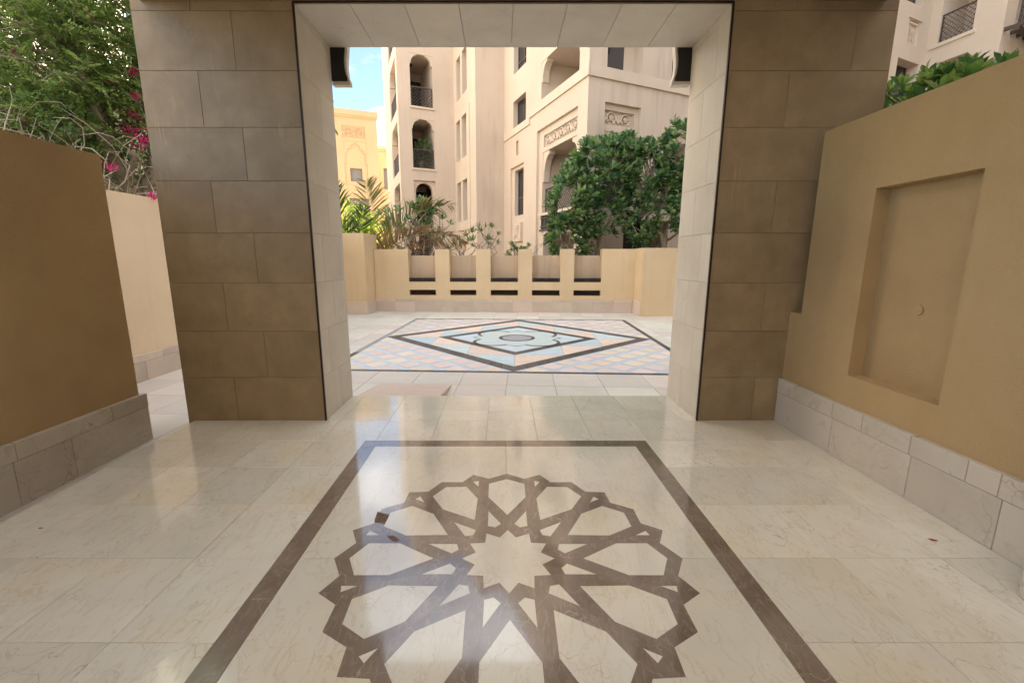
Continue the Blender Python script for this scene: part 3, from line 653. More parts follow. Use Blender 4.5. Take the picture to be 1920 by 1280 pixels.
def cavity(F, par, a0, a1, z0, z1, depth, d=0, door=None, lamp=None, m='bldg'):
    """rear wall, door and lamp of a deep balcony"""
    b = MB(); F.rect(b, a0, a1, z0, z1, d - depth); part('balcony_wall', b, m, par)
    if door:
        b = MB(); F.box(b, door[0], door[1], door[2], door[3], d - depth + .005, d - depth + .05); part('balcony_door', b, 'glass', par)
    if lamp:
        b = MB(); c = Vector(F.pt(lamp[0], z1, d - depth * .5)); prof = [(.05, 0), (.16, -.05), (.17, -.10), (.10, -.17), (.04, -.21), (.01, -.25)]
        n = 10
        for r_, z_ in prof: b.v += [(c.x + r_ * math.cos(2 * math.pi * k / n), c.y + r_ * math.sin(2 * math.pi * k / n), c.z + z_) for k in range(n)]
        for i in range(len(prof) - 1):
            for k in range(n): b.f.append((i * n + k, (i + 1) * n + k, (i + 1) * n + (k + 1) % n, i * n + (k + 1) % n))
        part('ceiling_lamp', b, 'bronze', par)
C1 = (2.847, 15.5); E1 = (.132, 22.879); E2 = (-1.224, 22.256); E3 = (-2.627, 26.069); E4 = (-5.444, 24.773)
PB = main = thing('apartment_building', 'beige apartment building of stepped wings with balconies behind the courtyard wall', 'building', (0, 24, -.16))
TOP = 18
F1, F0, F2, F3, F4, F5 = Face(C1, UB, NB), Face(C1, UA, NA), Face(E2, UA, NA), Face(E2, UB, NB), Face(E4, UA, NA), Face(E4, UB, NB)
DEP = 2.3
# wing with the tall balcony, left-facing side
b = MB(); ops = [(5.17, 6.62, 9.71, 11.3, .28), (5.17, 6.64, 7.45, 8.57, .28), (5.99, 6.30, 6.18, 6.80, .2, 1), (5.35, 6.97, -.16, 5.73, .09), (.65, 3.98, -.16, 6.65, .11), (.62, 3.62, 7.72, 9.1, DEP), (.62, 3.62, 10.9, 12.6, DEP)]
F1.wall(b, 0, 7.863, -.16, TOP, ops); part('wall', b, 'bldg2', main)
b = MB(); F1.wall(b, 5.35, 6.97, -.16, 5.73, [(5.40, 6.62, 3.51, 5.57, .22)], -.09); part('wall_recess', b, 'bldg2', main)
b = MB(); F1.wall(b, .65, 3.98, -.16, 6.65, [(.67, 3.62, 3.33, 5.77, 1.5), (.67, 3.45, -.16, 2.5, 1.5), (.70, 3.54, 5.93, 6.39, .09, 1)], -.11); part('wall_recess', b, 'bldg2', main)
window(F1, main, 5.17, 6.62, 9.71, 11.3, -.25, .3); window(F1, main, 5.17, 6.64, 7.45, 8.57, -.25, 0); window(F1, main, 5.40, 6.62, 3.51, 5.57, -.29, .4, False)
frieze(F1, main, .74, 3.50, 5.96, 6.36, -.20)
cavity(F1, main, .62, 3.62, 7.72, 9.1, DEP, 0, (.65, 3.58, 7.73, 9.0), (1.5,), 'inside_shade'); cavity(F1, main, .62, 3.62, 10.9, 12.6, DEP)  # upper rear wall coloured dark and glass door widened to imitate shade inside
cavity(F1, main, .67, 3.62, 3.33, 5.77, 1.5, -.11, (.9, 2.9, 3.33, 5.4), None, 'inside_shade'); cavity(F1, main, .67, 3.45, -.16, 2.5, 1.5, -.11, (.9, 3.2, -.16, 2.3), None, 'inside_shade')
bracket(F1, main, 3.62, 9.1, .45, .72, -.30, -.02, -1); bracket(F1, main, .62, 9.1, .45, .72, -.30, -.02, 1)
bracket(F1, main, 3.62, 5.77, .55, 1.15, -.40, -.14, -1); bracket(F1, main, .67, 5.77, .55, 1.15, -.40, -.14, 1)
railing(F1, main, .72, 3.56, 3.36, 4.35, -.25)
b = MB(); F1.box(b, .66, 3.66, 3.24, 3.345, -.12, .06); part('balcony_slab', b, 'trim', main)
b = MB()
for k in range(9):
    a0 = .75 + k * .34; F1.box(b, a0, a0 + .05, 2.68, 3.235, -.07, -.03)
F1.box(b, .70, 3.60, 2.62, 2.70, -.10, .02); F1.box(b, .70, 3.60, 3.12, 3.17, -.08, -.02); F1.box(b, .70, 3.60, 2.78, 2.83, -.08, -.02); F1.box(b, .70, 3.60, 2.70, 3.235, -.108, -.10)
part('balcony_screen', b, 'iron', main)
bracket(F1, main, 3.25, 2.62, -.4, .42, -.10, -.02, 1)
b = MB(); F1.box(b, 5.62, 6.50, 2.31, 3.17, -.088, .03); orn = part('carved_panel', b, 'trim', main)
def rosette(F, par, ca, cz, w, h, d):
    b = MB()
    def petal(ca, cz, ang, l, wd):
        c_, s_ = math.cos(ang), math.sin(ang); F.poly(b, [(ca + x * c_ - y * s_, cz + x * s_ + y * c_) for x, y in ((0, 0), (l * .4, -wd), (l, 0), (l * .4, wd))], d, d + .03)
    for k in range(10): petal(ca, cz, k * math.pi / 5, .5 * (w if k % 5 in (0,) else h) * (.9 if k % 2 else .7), .05)
    for sx in (-1, 1):
        for sz in (-1, 1): petal(ca + sx * w * .18, cz + sz * h * .2, math.atan2(sz * h, sx * w), h * .28, .045)
    return part('carving', b, 'bldg', par)
rosette(F1, main, 6.06, 2.74, .7, .8, .025)
# corner wing, front side
b = MB(); ops = [(.72, 2.21, 7.72, 9.1, .5), (3.55, 4.9, 7.72, 9.5, .22), (.70, 2.25, 3.30, 6.67, .11), (3.39, 4.9, 3.3, 6.05, .12), (1.75, 3.9, -.16, 2.9, 1.2), (.72, 2.21, 10.9, 12.6, .5), (3.55, 4.9, 10.9, 12.7, .22), (6.4, 7.9, 7.72, 9.5, .22), (6.4, 7.9, 10.9, 12.7, .22), (6.4, 7.9, 3.3, 6.05, .22, 1)]
F0.wall(b, 0, 10.4, -.16, TOP, ops); part('wall', b, 'bldgstain', main)
b = MB(); F0.wall(b, .70, 2.25, 3.30, 6.67, [(.74, 2.06, 5.99, 6.47, .09, 1), (.74, 2.21, 3.34, 5.80, .42)], -.11); part('wall_recess', b, 'bldg', main)
b = MB(); F0.wall(b, 3.39, 4.9, 3.30, 6.05, [(3.47, 4.82, 3.34, 5.75, 1.3)], -.12); part('wall_recess', b, 'bldg', main)
frieze(F0, main, .78, 2.02, 6.03, 6.44, -.20)
cavity(F0, main, .72, 2.21, 7.72, 9.1, .5, 0, (.75, 1.75, 7.73, 8.95), None, 'bldg'); cavity(F0, main, .72, 2.21, 10.9, 12.6, .5); cavity(F0, main, .74, 2.21, 3.34, 5.8, .42, -.11, None, None, 'inside_shade'); cavity(F0, main, 3.47, 4.82, 3.34, 5.75, 1.3, -.12, None, None, 'inside_shade'); cavity(F0, main, 1.75, 3.9, -.16, 2.9, 1.2, 0, None, None, 'inside_shade')  # shallow openings: dark glass and dark backs stand for shaded balcony depth
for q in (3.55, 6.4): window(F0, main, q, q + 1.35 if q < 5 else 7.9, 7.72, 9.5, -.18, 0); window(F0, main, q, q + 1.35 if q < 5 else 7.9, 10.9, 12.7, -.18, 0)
bracket(F0, main, .74, 5.80, .35, .5, -.40, -.14, 1); bracket(F0, main, 2.21, 5.80, .35, .5, -.40, -.14, -1)
# cornice band round the corner
b = MB(); F1.box(b, -.07, 4.68, 7.36, 7.70, .001, .06); F0.box(b, 0.012, 10.35, 7.36, 7.70, .001, .06); part('cornice', b, 'trim', main)
b = MB(); F1.box(b, 4.685, 7.80, 7.12, 7.40, .001, .05); part('cornice', b, 'trim', main)
# recess between the wings
b = MB(); F2.wall(b, 0, 1.493, -.16, TOP, []); part('wall', b, 'bldgstain', main)
sl = [(2.66, 3.46, z0, z1, .33) for z0, z1 in ((3.52, 5.60), (6.70, 8.73), (9.80, 11.82))] + [(1.42, 2.30, z0, z1, .33) for z0, z1 in ((3.52, 5.60), (6.70, 8.73), (9.80, 11.82))]
b = MB(); F3.wall(b, 0, 4.063, -.16, TOP, sl); part('wall', b, 'bldg2', main)
b = MB(); fs = [(o[0], o[1], o[2], o[3], .06) for o in sl if o[3] < 9]; F3.wall(b, .98, 3.72, 3.03, 9.05, fs, .06)
for (a0, z0, a1, z1) in ((.98, 3.03, 3.72, 3.03), (.98, 9.05, 3.72, 9.05), (.98, 3.03, .98, 9.05), (3.72, 3.03, 3.72, 9.05)): b.quad(F3.pt(a0, z0, .06), F3.pt(a1, z1, .06), F3.pt(a1, z1, 0), F3.pt(a0, z0, 0))
part('window_surround', b, 'trim', main)
for o in sl:
    b = MB(); F3.rect(b, o[0], o[1], o[2], o[3], -.32); part('window_screen', b, 'greypanel', main)
# balcony tower
b = MB(); F4.wall(b, 0, 3.101, -.16, TOP, [(.69, 1.93, 9.51, 12.06, 2.5), (.70, 1.93, 6.38, 8.89, 2.5), (.70, 1.92, 3.2, 5.75, .12), (.88, 1.72, -.16, 3.0, 1.2), (.69, 1.93, 12.7, 15.2, 2.5)]); part('wall', b, 'bldg', main)
arch = [(.70, 3.2), (.70, 5.75), (1.92, 5.75), (1.92, 3.2), (1.79, 3.2), (1.79, 5.16)] + [(1.31 + .48 * math.cos(t), 5.16 + .48 * math.sin(t)) for t in np.linspace(.15, math.pi - .15, 11)] + [(.83, 5.16), (.83, 3.2)]
part('arch', F4.poly(MB(), arch, -.4, -.12), 'bldg', main)
cavity(F4, main, .69, 1.93, 9.51, 12.06, 2.5, 0, (1.3, 1.9, 9.51, 11.6), (1.0,), 'bldg'); cavity(F4, main, .70, 1.93, 6.38, 8.89, 2.5, 0, (1.3, 1.9, 6.38, 8.5), (1.0,), 'bldg'); cavity(F4, main, .70, 1.92, 3.2, 5.75, 1.9, -.12, (1.3, 1.9, 3.2, 5.4), None, 'bldg'); cavity(F4, main, .88, 1.72, -.16, 3.0, 1.2, 0, None, None, 'inside_shade'); cavity(F4, main, .69, 1.93, 12.7, 15.2, 2.5)
b = MB()
for z0, z1 in ((9.51, 12.06), (6.38, 8.89), (3.2, 5.75), (12.7, 15.2)):      # dark inner walls of the balconies
    pass
for z1 in (12.06, 8.89):
    for a, sg in ((.69, 1), (1.93, -1)): bracket(F4, main, a, z1, .40, .48, -.22, -.02, sg)
for z0 in (9.51, 6.38):
    railing(F4, main, .73, 1.89, z0 + .03, z0 + 1.02, -.12); b = MB(); F4.box(b, .64, 1.98, z0 - .10, z0 - .002, .001, .07); part('balcony_sill', b, 'trim', main)
railing(F4, main, .86, 1.74, 2.15, 3.0, -.2)
b = MB(); o5 = [(.55, 3.3, z0, z0 + 2.55, .62) for z0 in (3.1, 6.25, 9.4, 12.6)]
F5.wall(b, 0, 6.5, -.16, TOP, o5); part('wall', b, 'bldg2', main)
for o in o5:
    cavity(F5, main, *o[:4], .62, 0, None, None, 'inside_shade'); railing(F5, main, o[0] + .04, o[1] - .04, o[2] + .03, o[2] + 1.05, -.10); bracket(F5, main, o[1], o[3], .45, .6, -.3, -.02, -1)  # dark backs close shallow recesses in place of the shaded open balcony
fp = [F0.pt(10.4, TOP), F0.pt(0, TOP), E1 + (TOP,), E2 + (TOP,), E3 + (TOP,), E4 + (TOP,), F5.pt(6.5, TOP), (2, 33, TOP), (12, 30, TOP)]
b = MB(); b.f.append(tuple(range(len(fp)))[::-1]); b.v = list(fp)
for i in (6, 7, 8):
    p, q = fp[i], fp[(i + 1) % len(fp)]; b.quad(p, q, (q[0], q[1], -.16), (p[0], p[1], -.16))
part('roof', b, 'bldg', main)
# balcony greenery is part of the tower's planting: one potted shrub
# yellow building far left
PB = yb = thing('yellow_building', 'yellow building with a carved arch panel far behind the palm', 'building', (-13, 43, -.16))
UY = (math.cos(R(22)), math.sin(R(22))); NY = (math.sin(R(22)), -math.cos(R(22)))
FY = Face((-11.22, 42), UY, NY)
b = MB(); FY.wall(b, -9, 0, -.16, 14.2, [(-3.0, -1.05, 12.0, 13.0, .05, 1), (-2.95, -.98, 8.0, 11.75, .10), (-2.95, -.98, 3.0, 6.9, .3)]); part('wall', b, 'yellow', yb)
b = MB(); FY.wall(b, -2.95, -.98, 8.0, 11.75, [(-2.5, -1.45, 8.35, 9.5, .2)], -.10); part('wall_recess', b, 'yellow', yb)
cus = [(-2.95, 9.85), (-2.95, 11.75), (-.98, 11.75), (-.98, 9.85), (-1.12, 9.85), (-1.12, 10.8), (-1.3, 10.8), (-1.3, 11.1), (-1.55, 11.1), (-1.6, 11.4), (-1.96, 11.6), (-2.33, 11.4), (-2.38, 11.1), (-2.63, 11.1), (-2.63, 10.8), (-2.81, 10.8), (-2.81, 9.85)]
part('arch_panel', FY.poly(MB(), cus, -.09, -.03), 'yellow', yb)
b = MB(); FY.rect(b, -2.5, -1.45, 8.35, 9.5, -.29); part('window_screen', b, 'greypanel', yb); b = MB(); FY.rect(b, -2.95, -.98, 3.0, 6.9, -.29); part('window_screen', b, 'greypanel', yb)
b = MB(); FY.box(b, -9.1, .12, 13.85, 14.3, .001, .22); FY.box(b, -9.05, .06, 13.7, 13.849, .001, .12); part('cornice', b, 'yellow', yb)
frieze(FY, yb, -2.9, -1.15, 12.15, 12.85, -.05, 'yellow')
b = MB(); b.quad(FY.pt(0, -.16), FY.pt(0, -.16, -9), FY.pt(0, 14.2, -9), FY.pt(0, 14.2)).quad(FY.pt(-9, 14.2), FY.pt(0, 14.2), FY.pt(0, 14.2, -9), FY.pt(-9, 14.2, -9)).quad(FY.pt(-9, -.16, -9), FY.pt(-9, -.16), FY.pt(-9, 14.2), FY.pt(-9, 14.2, -9)); part('wall', b, 'yellow', yb)
FZ = Face(FY.pt(0.02, 0, -1.2)[:2], UY, NY)
b = MB(); FZ.wall(b, 0, 6, -.16, 11.5, [(.55, 1.35, 8.0, 9.9, .25), (.55, 1.35, 4.0, 6.6, .25)]); FZ.box(b, 0, 6, 11.5, 11.8, -6, .1); part('wall', b, 'yellow', yb)
for z0, z1 in ((8.0, 9.9), (4.0, 6.6)): b = MB(); FZ.rect(b, .55, 1.35, z0, z1, -.24); part('window_screen', b, 'greypanel', yb)
for z in (12.9, 12.1):                                            # drain spouts
    b = MB(); b.tube([FY.pt(0, z - .9, -.5), FY.pt(.95, z - .9, -.5)], .05, 5); part('spout', b, 'greypanel', yb)
# building at the upper right
PB = rb = thing('tall_building', 'tall pale building with lattice balcony rising above the right wall', 'building', (20, 18, -.16))
UR = (-.196, .9806); NR = (-.9806, -.196); PR = (18.546, 21.0); RT = 25
FA, FB = Face(PR, UA, NA), Face(PR, UR, NR)
b = MB(); FA.wall(b, -7, 0, -.16, RT, [(-2.08, -.39, 8.2, 9.8, .5), (-1.62, -.84, 10.42, 11.33, .08, 1), (-2.45, -.85, 11.92, 13.5, .35), (-2.45, -.85, 15.1, 16.6, .35)]); part('wall', b, 'bldg2', rb)
window(FA, rb, -2.08, -.39, 8.2, 9.8, -.45, 0); window(FA, rb, -2.45, -.85, 11.92, 13.5, -.3, 0); window(FA, rb, -2.45, -.85, 15.1, 16.6, -.3, 0)
b = MB(); FA.box(b, -1.75, -.7, 11.36, 11.42, .001, .05); FA.box(b, -1.55, -.92, 11.2, 11.28, -.08, -.02); part('carved_panel', b, 'trim', rb); rosette(FA, rb, -1.23, 10.82, .5, .62, -.08)
b = MB(); FB.wall(b, -2.62, 0, -.16, RT, [(-1.62, -.40, 10.5, 12.9, 1.3), (-1.62, -.55, 7.4, 9.7, .9), (-1.62, -.40, 13.7, 16.0, 1.3)]); part('wall', b, 'bldg2', rb)
cavity(FB, rb, -1.62, -.40, 10.5, 12.9, 1.3, 0, (-1.6, -1.25, 10.5, 12.6)); cavity(FB, rb, -1.62, -.55, 7.4, 9.7, .9, 0, (-1.6, -1.2, 7.4, 9.3)); cavity(FB, rb, -1.62, -.40, 13.7, 16.0, 1.3)
railing(FB, rb, -1.60, -.42, 10.53, 11.6, -.08); b = MB(); FB.box(b, -1.75, -.15, 10.36, 10.498, .001, .06); part('balcony_sill', b, 'trim', rb)
cx_, cy_ = FB.pt(-2.62, 0)[:2]; FC = Face((cx_, cy_), UA, NA)
b = MB(); FC.wall(b, 0, 9, -.16, RT, [(.5, 4.0, 7.4, 9.2, 1.2, 1), (.9, 3.6, 10.6, 13, 1.2, 1)]); part('wall', b, 'bldg2', rb)
b = MB()
for k in range(6): FC.box(b, .1 + k * .55, .22 + k * .55, 10.02, 10.14, -.0, 1.5)
FC.box(b, .0, 3.6, 9.88, 10.015, 1.15, 1.3); FC.box(b, 0., 3.6, 9.88, 10.015, .3, .45); part('pergola', b, 'darkwood', rb)
railing(FC, rb, .9, 3.6, 10.4, 11.6, .1); b = MB(); FC.box(b, .8, 3.7, 10.2, 10.38, .001, .3); part('balcony_slab', b, 'trim', rb)
p = [FA.pt(-7, 0)[:2], PR, (cx_, cy_), FC.pt(9, 0)[:2], (40, 10), (40, 40), (14, 32)]
# south part of the block closes the street on the right
b = MB(); b.v = [q + (RT,) for q in p]; b.f.append(tuple(range(len(p))))
for i in (3, 4, 5, 6):
    u, v = p[i], p[(i + 1) % len(p)]; b.quad(u + (-.16,), v + (-.16,), v + (RT,), u + (RT,))
part('roof', b, 'bldg2', rb)
PB = sb = thing('added_sun_blocker', 'added unseen building block keeping the sun off the courtyard', 'building', (26, 0, -.16))  # unseen block, added and extended to stop sun reaching the courtyard
FS = Face((22, 21), (0, -1), (-1, 0))
b = MB(); ops = [(1.5 + 3.2 * i, 3.0 + 3.2 * i, z, z + 1.7, .3) for i in range(9) for z in (3.6, 6.9, 10.2, 13.5, 16.8, 20.1)]
FS.wall(b, 0, 37, -.16, 25, ops); b.quad((22, 21, 25), (22, -16, 25), (38, -16, 25), (38, 16, 25)).quad((38, 16, -.16), (38, 16, 25), (38, -16, 25), (38, -16, -.16)).quad((22, -16, -.16), (38, -16, -.16), (38, -16, 25), (22, -16, 25)); part('wall', b, 'bldg2', sb)
for o in ops:
    b = MB(); FS.rect(b, o[0], o[1], o[2], o[3], -.28); part('window', b, 'glass', sb)

PB = rr_ = thing('added_sky_blocker', 'added unseen block behind the viewer keeping sky light off the piers', 'building', (0, -10, -.16))  # unseen block, added to darken the pier fronts
FR = Face((16, -6), (-1, 0), (0, 1))
b = MB(); ops = [(1.5 + 3.4 * i, 3.1 + 3.4 * i, z, z + 1.8, .3) for i in range(6) for z in (.8, 4.1, 7.4, 10.7, 14.0)]
FR.wall(b, 0, 22, -.16, 18, ops); b.quad((16, -6, 18), (-6, -6, 18), (-6, -20, 18), (16, -20, 18)).quad((16, -6, -.16), (16, -20, -.16), (16, -20, 18), (16, -6, 18)).quad((-6, -6, -.16), (-6, -6, 18), (-6, -20, 18), (-6, -20, -.16)); part('wall', b, 'bldg', rr_)
for o in ops:
    b = MB(); FR.rect(b, o[0], o[1], o[2], o[3], -.28); part('window', b, 'glass', rr_)

PB = lb = thing('sunlit_building', 'sunlit cream building glimpsed through the tree behind the left walls', 'building', (-18, 8, -.16))
FL = Face((-15.5, 5), (0, 1), (1, 0))
b = MB(); ops = [(1.5 + 3.4 * i, 3.1 + 3.4 * i, z, z + 1.8, .3) for i in range(6) for z in (.8, 4.1, 7.4, 10.7, 14.0)]
FL.wall(b, 0, 22, -.16, 18, ops); b.quad((-15.5, 5, 18), (-15.5, 27, 18), (-26, 27, 18), (-26, 5, 18)).quad((-26, 5, -.16), (-15.5, 5, -.16), (-15.5, 5, 18), (-26, 5, 18)).quad((-15.5, 27, -.16), (-26, 27, -.16), (-26, 27, 18), (-15.5, 27, 18)); part('wall', b, 'bldg2', lb)
for o in ops:
    b = MB(); FL.rect(b, o[0], o[1], o[2], o[3], -.28); part('window', b, 'glass', lb)

# ------------------------------------------------------------------ vegetation
LEAF_BIG = (np.array([(0, 0, 0), (.35, .5, .10), (.72, .55, .10), (1, 0, -.08), (.72, -.55, .10), (.35, -.5, .10), (.35, 0, 0), (.72, 0, -.02)]), [(0, 6, 1), (1, 6, 7, 2), (2, 7, 3), (0, 5, 6), (5, 4, 7, 6), (4, 3, 7)])
LEAF_SM = (np.array([(0, 0, 0), (.5, .5, .08), (1, 0, -.05), (.5, -.5, .08)]), [(0, 2, 1), (0, 3, 2)])
def leaves(pos, dirs, length, width, tmpl=LEAF_SM, roll=None):
    """vectorised leaf mesh: pos, dirs (n,3); length, width scalars or (n,)"""
    pos = np.asarray(pos, float); d = np.asarray(dirs, float); d /= np.linalg.norm(d, axis=1, keepdims=True) + 1e-9; n = len(pos)
    up = np.tile([0, 0, 1.], (n, 1)) + rng.normal(0, .35, (n, 3))
    y = np.cross(up, d); y /= np.linalg.norm(y, axis=1, keepdims=True) + 1e-9; z = np.cross(d, y)
    T, Fc = tmpl; m = len(T); L = np.broadcast_to(length, (n,))[:, None, None]; Wd = np.broadcast_to(width, (n,))[:, None, None]
    V = pos[:, None, :] + d[:, None, :] * (T[None, :, 0:1] * L) + y[:, None, :] * (T[None, :, 1:2] * Wd) + z[:, None, :] * (T[None, :, 2:3] * Wd * 1.6)
    return V.reshape(-1, 3), [tuple(q + i * m for q in f) for i in range(n) for f in Fc]
def leafmesh(name, V, Fs, mat, par):
    me = bpy.data.meshes.new(name); me.from_pydata(V.tolist() if hasattr(V, 'tolist') else V, [], Fs); me.update()
    return local(par, link(name, me, K[mat], par))
def rosettes(cent, axes, n, length, width, tmpl=LEAF_BIG, spread=(.15, 1.25)):
    P_, D_, L_ = [], [], []
    for c, a in zip(cent, axes):
        a = Vector(a).normalized(); u = a.orthogonal().normalized(); v = a.cross(u); off = random.random() * 6
        k_ = int(n * random.uniform(.75, 1.2)); sz = random.uniform(.75, 1.15)
        for k in range(k_):
            t = off + k * 2.4; f = k / k_; tilt = spread[0] + (spread[1] - spread[0]) * (1 - f) + random.gauss(0, .12)
            w = u * math.cos(t) + v * math.sin(t); dd = a * math.cos(tilt) + w * math.sin(tilt)
            P_.append(Vector(c) - a * (.10 * (1 - f)) * length * 3 * .3); D_.append(dd); L_.append(length * sz * random.uniform(.75, 1.1))
    L_ = np.array(L_); return leaves([tuple(p) for p in P_], [tuple(q) for q in D_], L_, L_ * width / length, tmpl)
def wobble(p, q, n=5, amp=.08, sag=0):
    p, q = Vector(p), Vector(q); out = []; ln = (q - p).length * amp * 1.6
    rv = lambda k: Vector((random.gauss(0, 1), random.gauss(0, 1), random.gauss(0, 1))) * (ln / k)
    a_, b_, c_ = rv(1), rv(1.6), rv(3)
    for i in range(n + 1):
        t = i / n; out.append(p.lerp(q, t) + a_ * math.sin(math.pi * t) + b_ * math.sin(2 * math.pi * t) + c_ * math.sin(3 * math.pi * t) + Vector((0, 0, sag * math.sin(math.pi * t))))
    return out
def big_bush(label, base, blobs, nros, leaf=(.27, .10), ntr=4, group=None, mat='leafbig', cat='shrub', nleaf=13, r0=.07):
    t = thing('leafy_shrub', label, cat, base, 0, group); B = Vector(base); cent, axes = [], []
    tot = sum(b[1][0] * b[1][2] for b in blobs)
    for (c, r) in blobs:
        for _ in range(int(nros * r[0] * r[2] / tot)):
            while True:
                d = Vector((random.gauss(0, 1), random.gauss(0, 1), random.gauss(0, 1))).normalized()
                if d.z > -.75 and d.y < .75: break
            f = random.uniform(.72, 1.03); p = Vector((c[0] + d.x * r[0] * f, c[1] + d.y * r[1] * f, c[2] + d.z * r[2] * f))
            cent.append(p); axes.append(d * .75 + Vector((0, -.1, .75)) + Vector((random.gauss(0, .25), random.gauss(0, .25), random.gauss(0, .2))))
    V, Fs = rosettes(cent, axes, nleaf, leaf[0], leaf[1]); leafmesh('foliage', V, Fs, mat, t)
    b = MB(); forks = []
    for k in range(ntr):
        c, r = blobs[k % len(blobs)]; q = Vector((c[0] + random.uniform(-.5, .5) * r[0], c[1] + random.uniform(-.3, .3) * r[1], c[2] - r[2] * random.uniform(.1, .5)))
        s = B + Vector((random.uniform(-.25, .25), random.uniform(-.1, .1), 0)); w = wobble(s, q, 6, .06); b.tube(w, [r0 * (1 - .11 * i) for i in range(7)], 6); forks += w[2:]
    for p in cent:
        if random.random() < .5:
            f = min(forks, key=lambda q: (q - p).length + random.uniform(0, .4)); b.tube(wobble(f, p, 3, .08), [.022, .018, .013, .009], 4)
    local(t, b.build('branches', K['twig'] if mat == 'leafbig' else K['bark'], t, True)); return t
big_bush('large glossy dark green shrub in front of the corner balcony, nearest the low notch', (3.0, 14.5, 1.3), [((2.35, 14.3, 3.15), (.85, .7, 1.35)), ((3.15, 14.3, 4.15), (1.0, .7, 1.1)), ((3.75, 14.4, 4.45), (.75, .6, .85)), ((2.15, 14.25, 2.1), (.65, .6, .75)), ((3.2, 14.4, 2.75), (.85, .6, .9))], 430, (.29, .095), 6, 'glossy shrubs behind the courtyard wall')
big_bush('large glossy green shrub touching the right gateway pier above the wall block', (5.0, 14.6, 1.3), [((4.75, 14.4, 4.0), (.9, .7, 1.1)), ((5.75, 14.4, 4.55), (.9, .7, 1.15)), ((5.3, 14.4, 3.0), (1.0, .7, 1.0)), ((4.4, 14.3, 2.4), (.5, .5, .7)), ((6.6, 14.5, 3.6), (.8, .7, 1.6))], 420, (.29, .095), 6, 'glossy shrubs behind the courtyard wall')
big_bush('bright green broad leaved hedge rising behind the right plaster wall', (3.7, 3.6, -.15), [((3.62, 4.1, 2.62), (.42, .5, .40)), ((3.42, 3.45, 2.52), (.36, .42, .36)), ((3.75, 4.9, 2.6), (.4, .5, .45)), ((3.42, 2.85, 2.4), (.3, .4, .28))], 380, (.125, .04), 6, None, 'leafhedge', 'hedge', 11, .03)

# palm with arching fronds behind the left wall block
def frond(parts, base, d, L, droop, n, ll, lw, mat, plane=None, sag=.35):
    d = Vector(d).normalized(); pts = []; p = Vector(base); st = L / 14; cur = d.copy()
    for i in range(15):
        pts.append(p.copy()); p = p + cur * st; cur = (cur + Vector((0, 0, -droop / 14))).normalized()
    parts['rachis'].tube(pts, [.022 * (1 - i / 16) + .003 for i in range(15)], 5)
    P_, D_, L_ = [], [], []
    for k in range(n):
        t = .12 + .88 * k / n; f = t * 14; i = min(int(f), 13); q = pts[i].lerp(pts[i + 1], f - i); tg = (pts[i + 1] - pts[i]).normalized()
        side = tg.cross(Vector((0, 0, 1)) if plane is None else Vector(plane)); side = side.normalized() if side.length > .1 else Vector((1, 0, 0))
        for s in (-1, 1):
            dd = tg * (.55 + .5 * t) + side * s * (1.0 - .35 * t) + Vector((0, 0, -sag + random.uniform(-.12, .12))) + Vector((random.gauss(0, .06), random.gauss(0, .06), random.gauss(0, .06)))
            P_.append(tuple(q)); D_.append(tuple(dd)); L_.append(ll * (math.sin(math.pi * min(1, .18 + .82 * t)) ** .5 * .9 + .12) * random.uniform(.85, 1.1))
    T_ = (np.array([(0, 0, 0), (.25, .5, .03), (.65, .42, -.3), (1, 0, -1.2), (.65, -.42, -.3), (.25, -.5, .03)]), [(0, 5, 1), (1, 5, 4, 2), (2, 4, 3)])
    V, Fs = leaves(P_, D_, np.array(L_), lw, T_); parts.setdefault(mat, []).append((V, Fs))
def palm(label, base, fronds, cat='palm'):
    t = thing('palm', label, cat, base)
    b0 = Vector(base)
    for (off, d, L, droop, n, ll, mat, plane, sag) in fronds:
        parts = {'rachis': MB()}; frond(parts, b0 + Vector(off), d, L, droop, n, ll, .06, mat, plane, sag)
        fr = local(t, parts['rachis'].build('frond', K['rachis'], t, True)); fr['kindless'] = 1; del fr['kindless']
        for V, Fs in parts[mat]:
            me = bpy.data.meshes.new('leaflets'); me.from_pydata(V.tolist(), [], Fs); me.update(); o = link('leaflets', me, K[mat], fr); o.matrix_parent_inverse = Matrix.Identity(4)
    return t
palm('young palm with green and drying fronds behind the left wall block', (-4.35, 14.75, 1.3), [
    ((-.75, -.1, .2), (-.10, -.05, 1.0), 2.3, .25, 44, .85, 'palmg', (0, 1, 0), .0),
    ((.10, 0, .0), (-.05, .1, 1.0), 2.9, 1.5, 50, 1.0, 'palmy', (0, 1, .2), .1),
    ((.1, 0, .1), (.60, -.1, 1.0), 3.4, 1.3, 60, .8, 'palmy', (0, 1, .3), .25),
    ((.15, -.2, -.05), (.85, -.2, .95), 3.5, 1.45, 60, .75, 'palmd', (0, 1, .4), .35),
    ((.15, -.05, -.1), (1.0, .1, .25), 1.7, .7, 36, .6, 'palmy', (0, 1, .4), .3),
    ((-.3, .2, .1), (-.55, .2, 1.0), 2.3, .9, 44, .75, 'palmg', (0, 1, 0), .1),
    ((-.5, 0, 0), (.18, -.05, 1.0), 1.9, .3, 40, .7, 'palmg', (0, 1, 0), .0)])
tp = thing('tall_palm', 'drooping palm frond tip at the edge of the left gateway pier', 'palm', (-9.2, 19, -.16))
b = MB(); b.tube([(-9.2, 19, -.16), (-9.3, 19.1, 4), (-9.2, 19, 8.2)], [.22, .18, .16], 8); local(tp, b.build('trunk', K['bark'], tp, True))
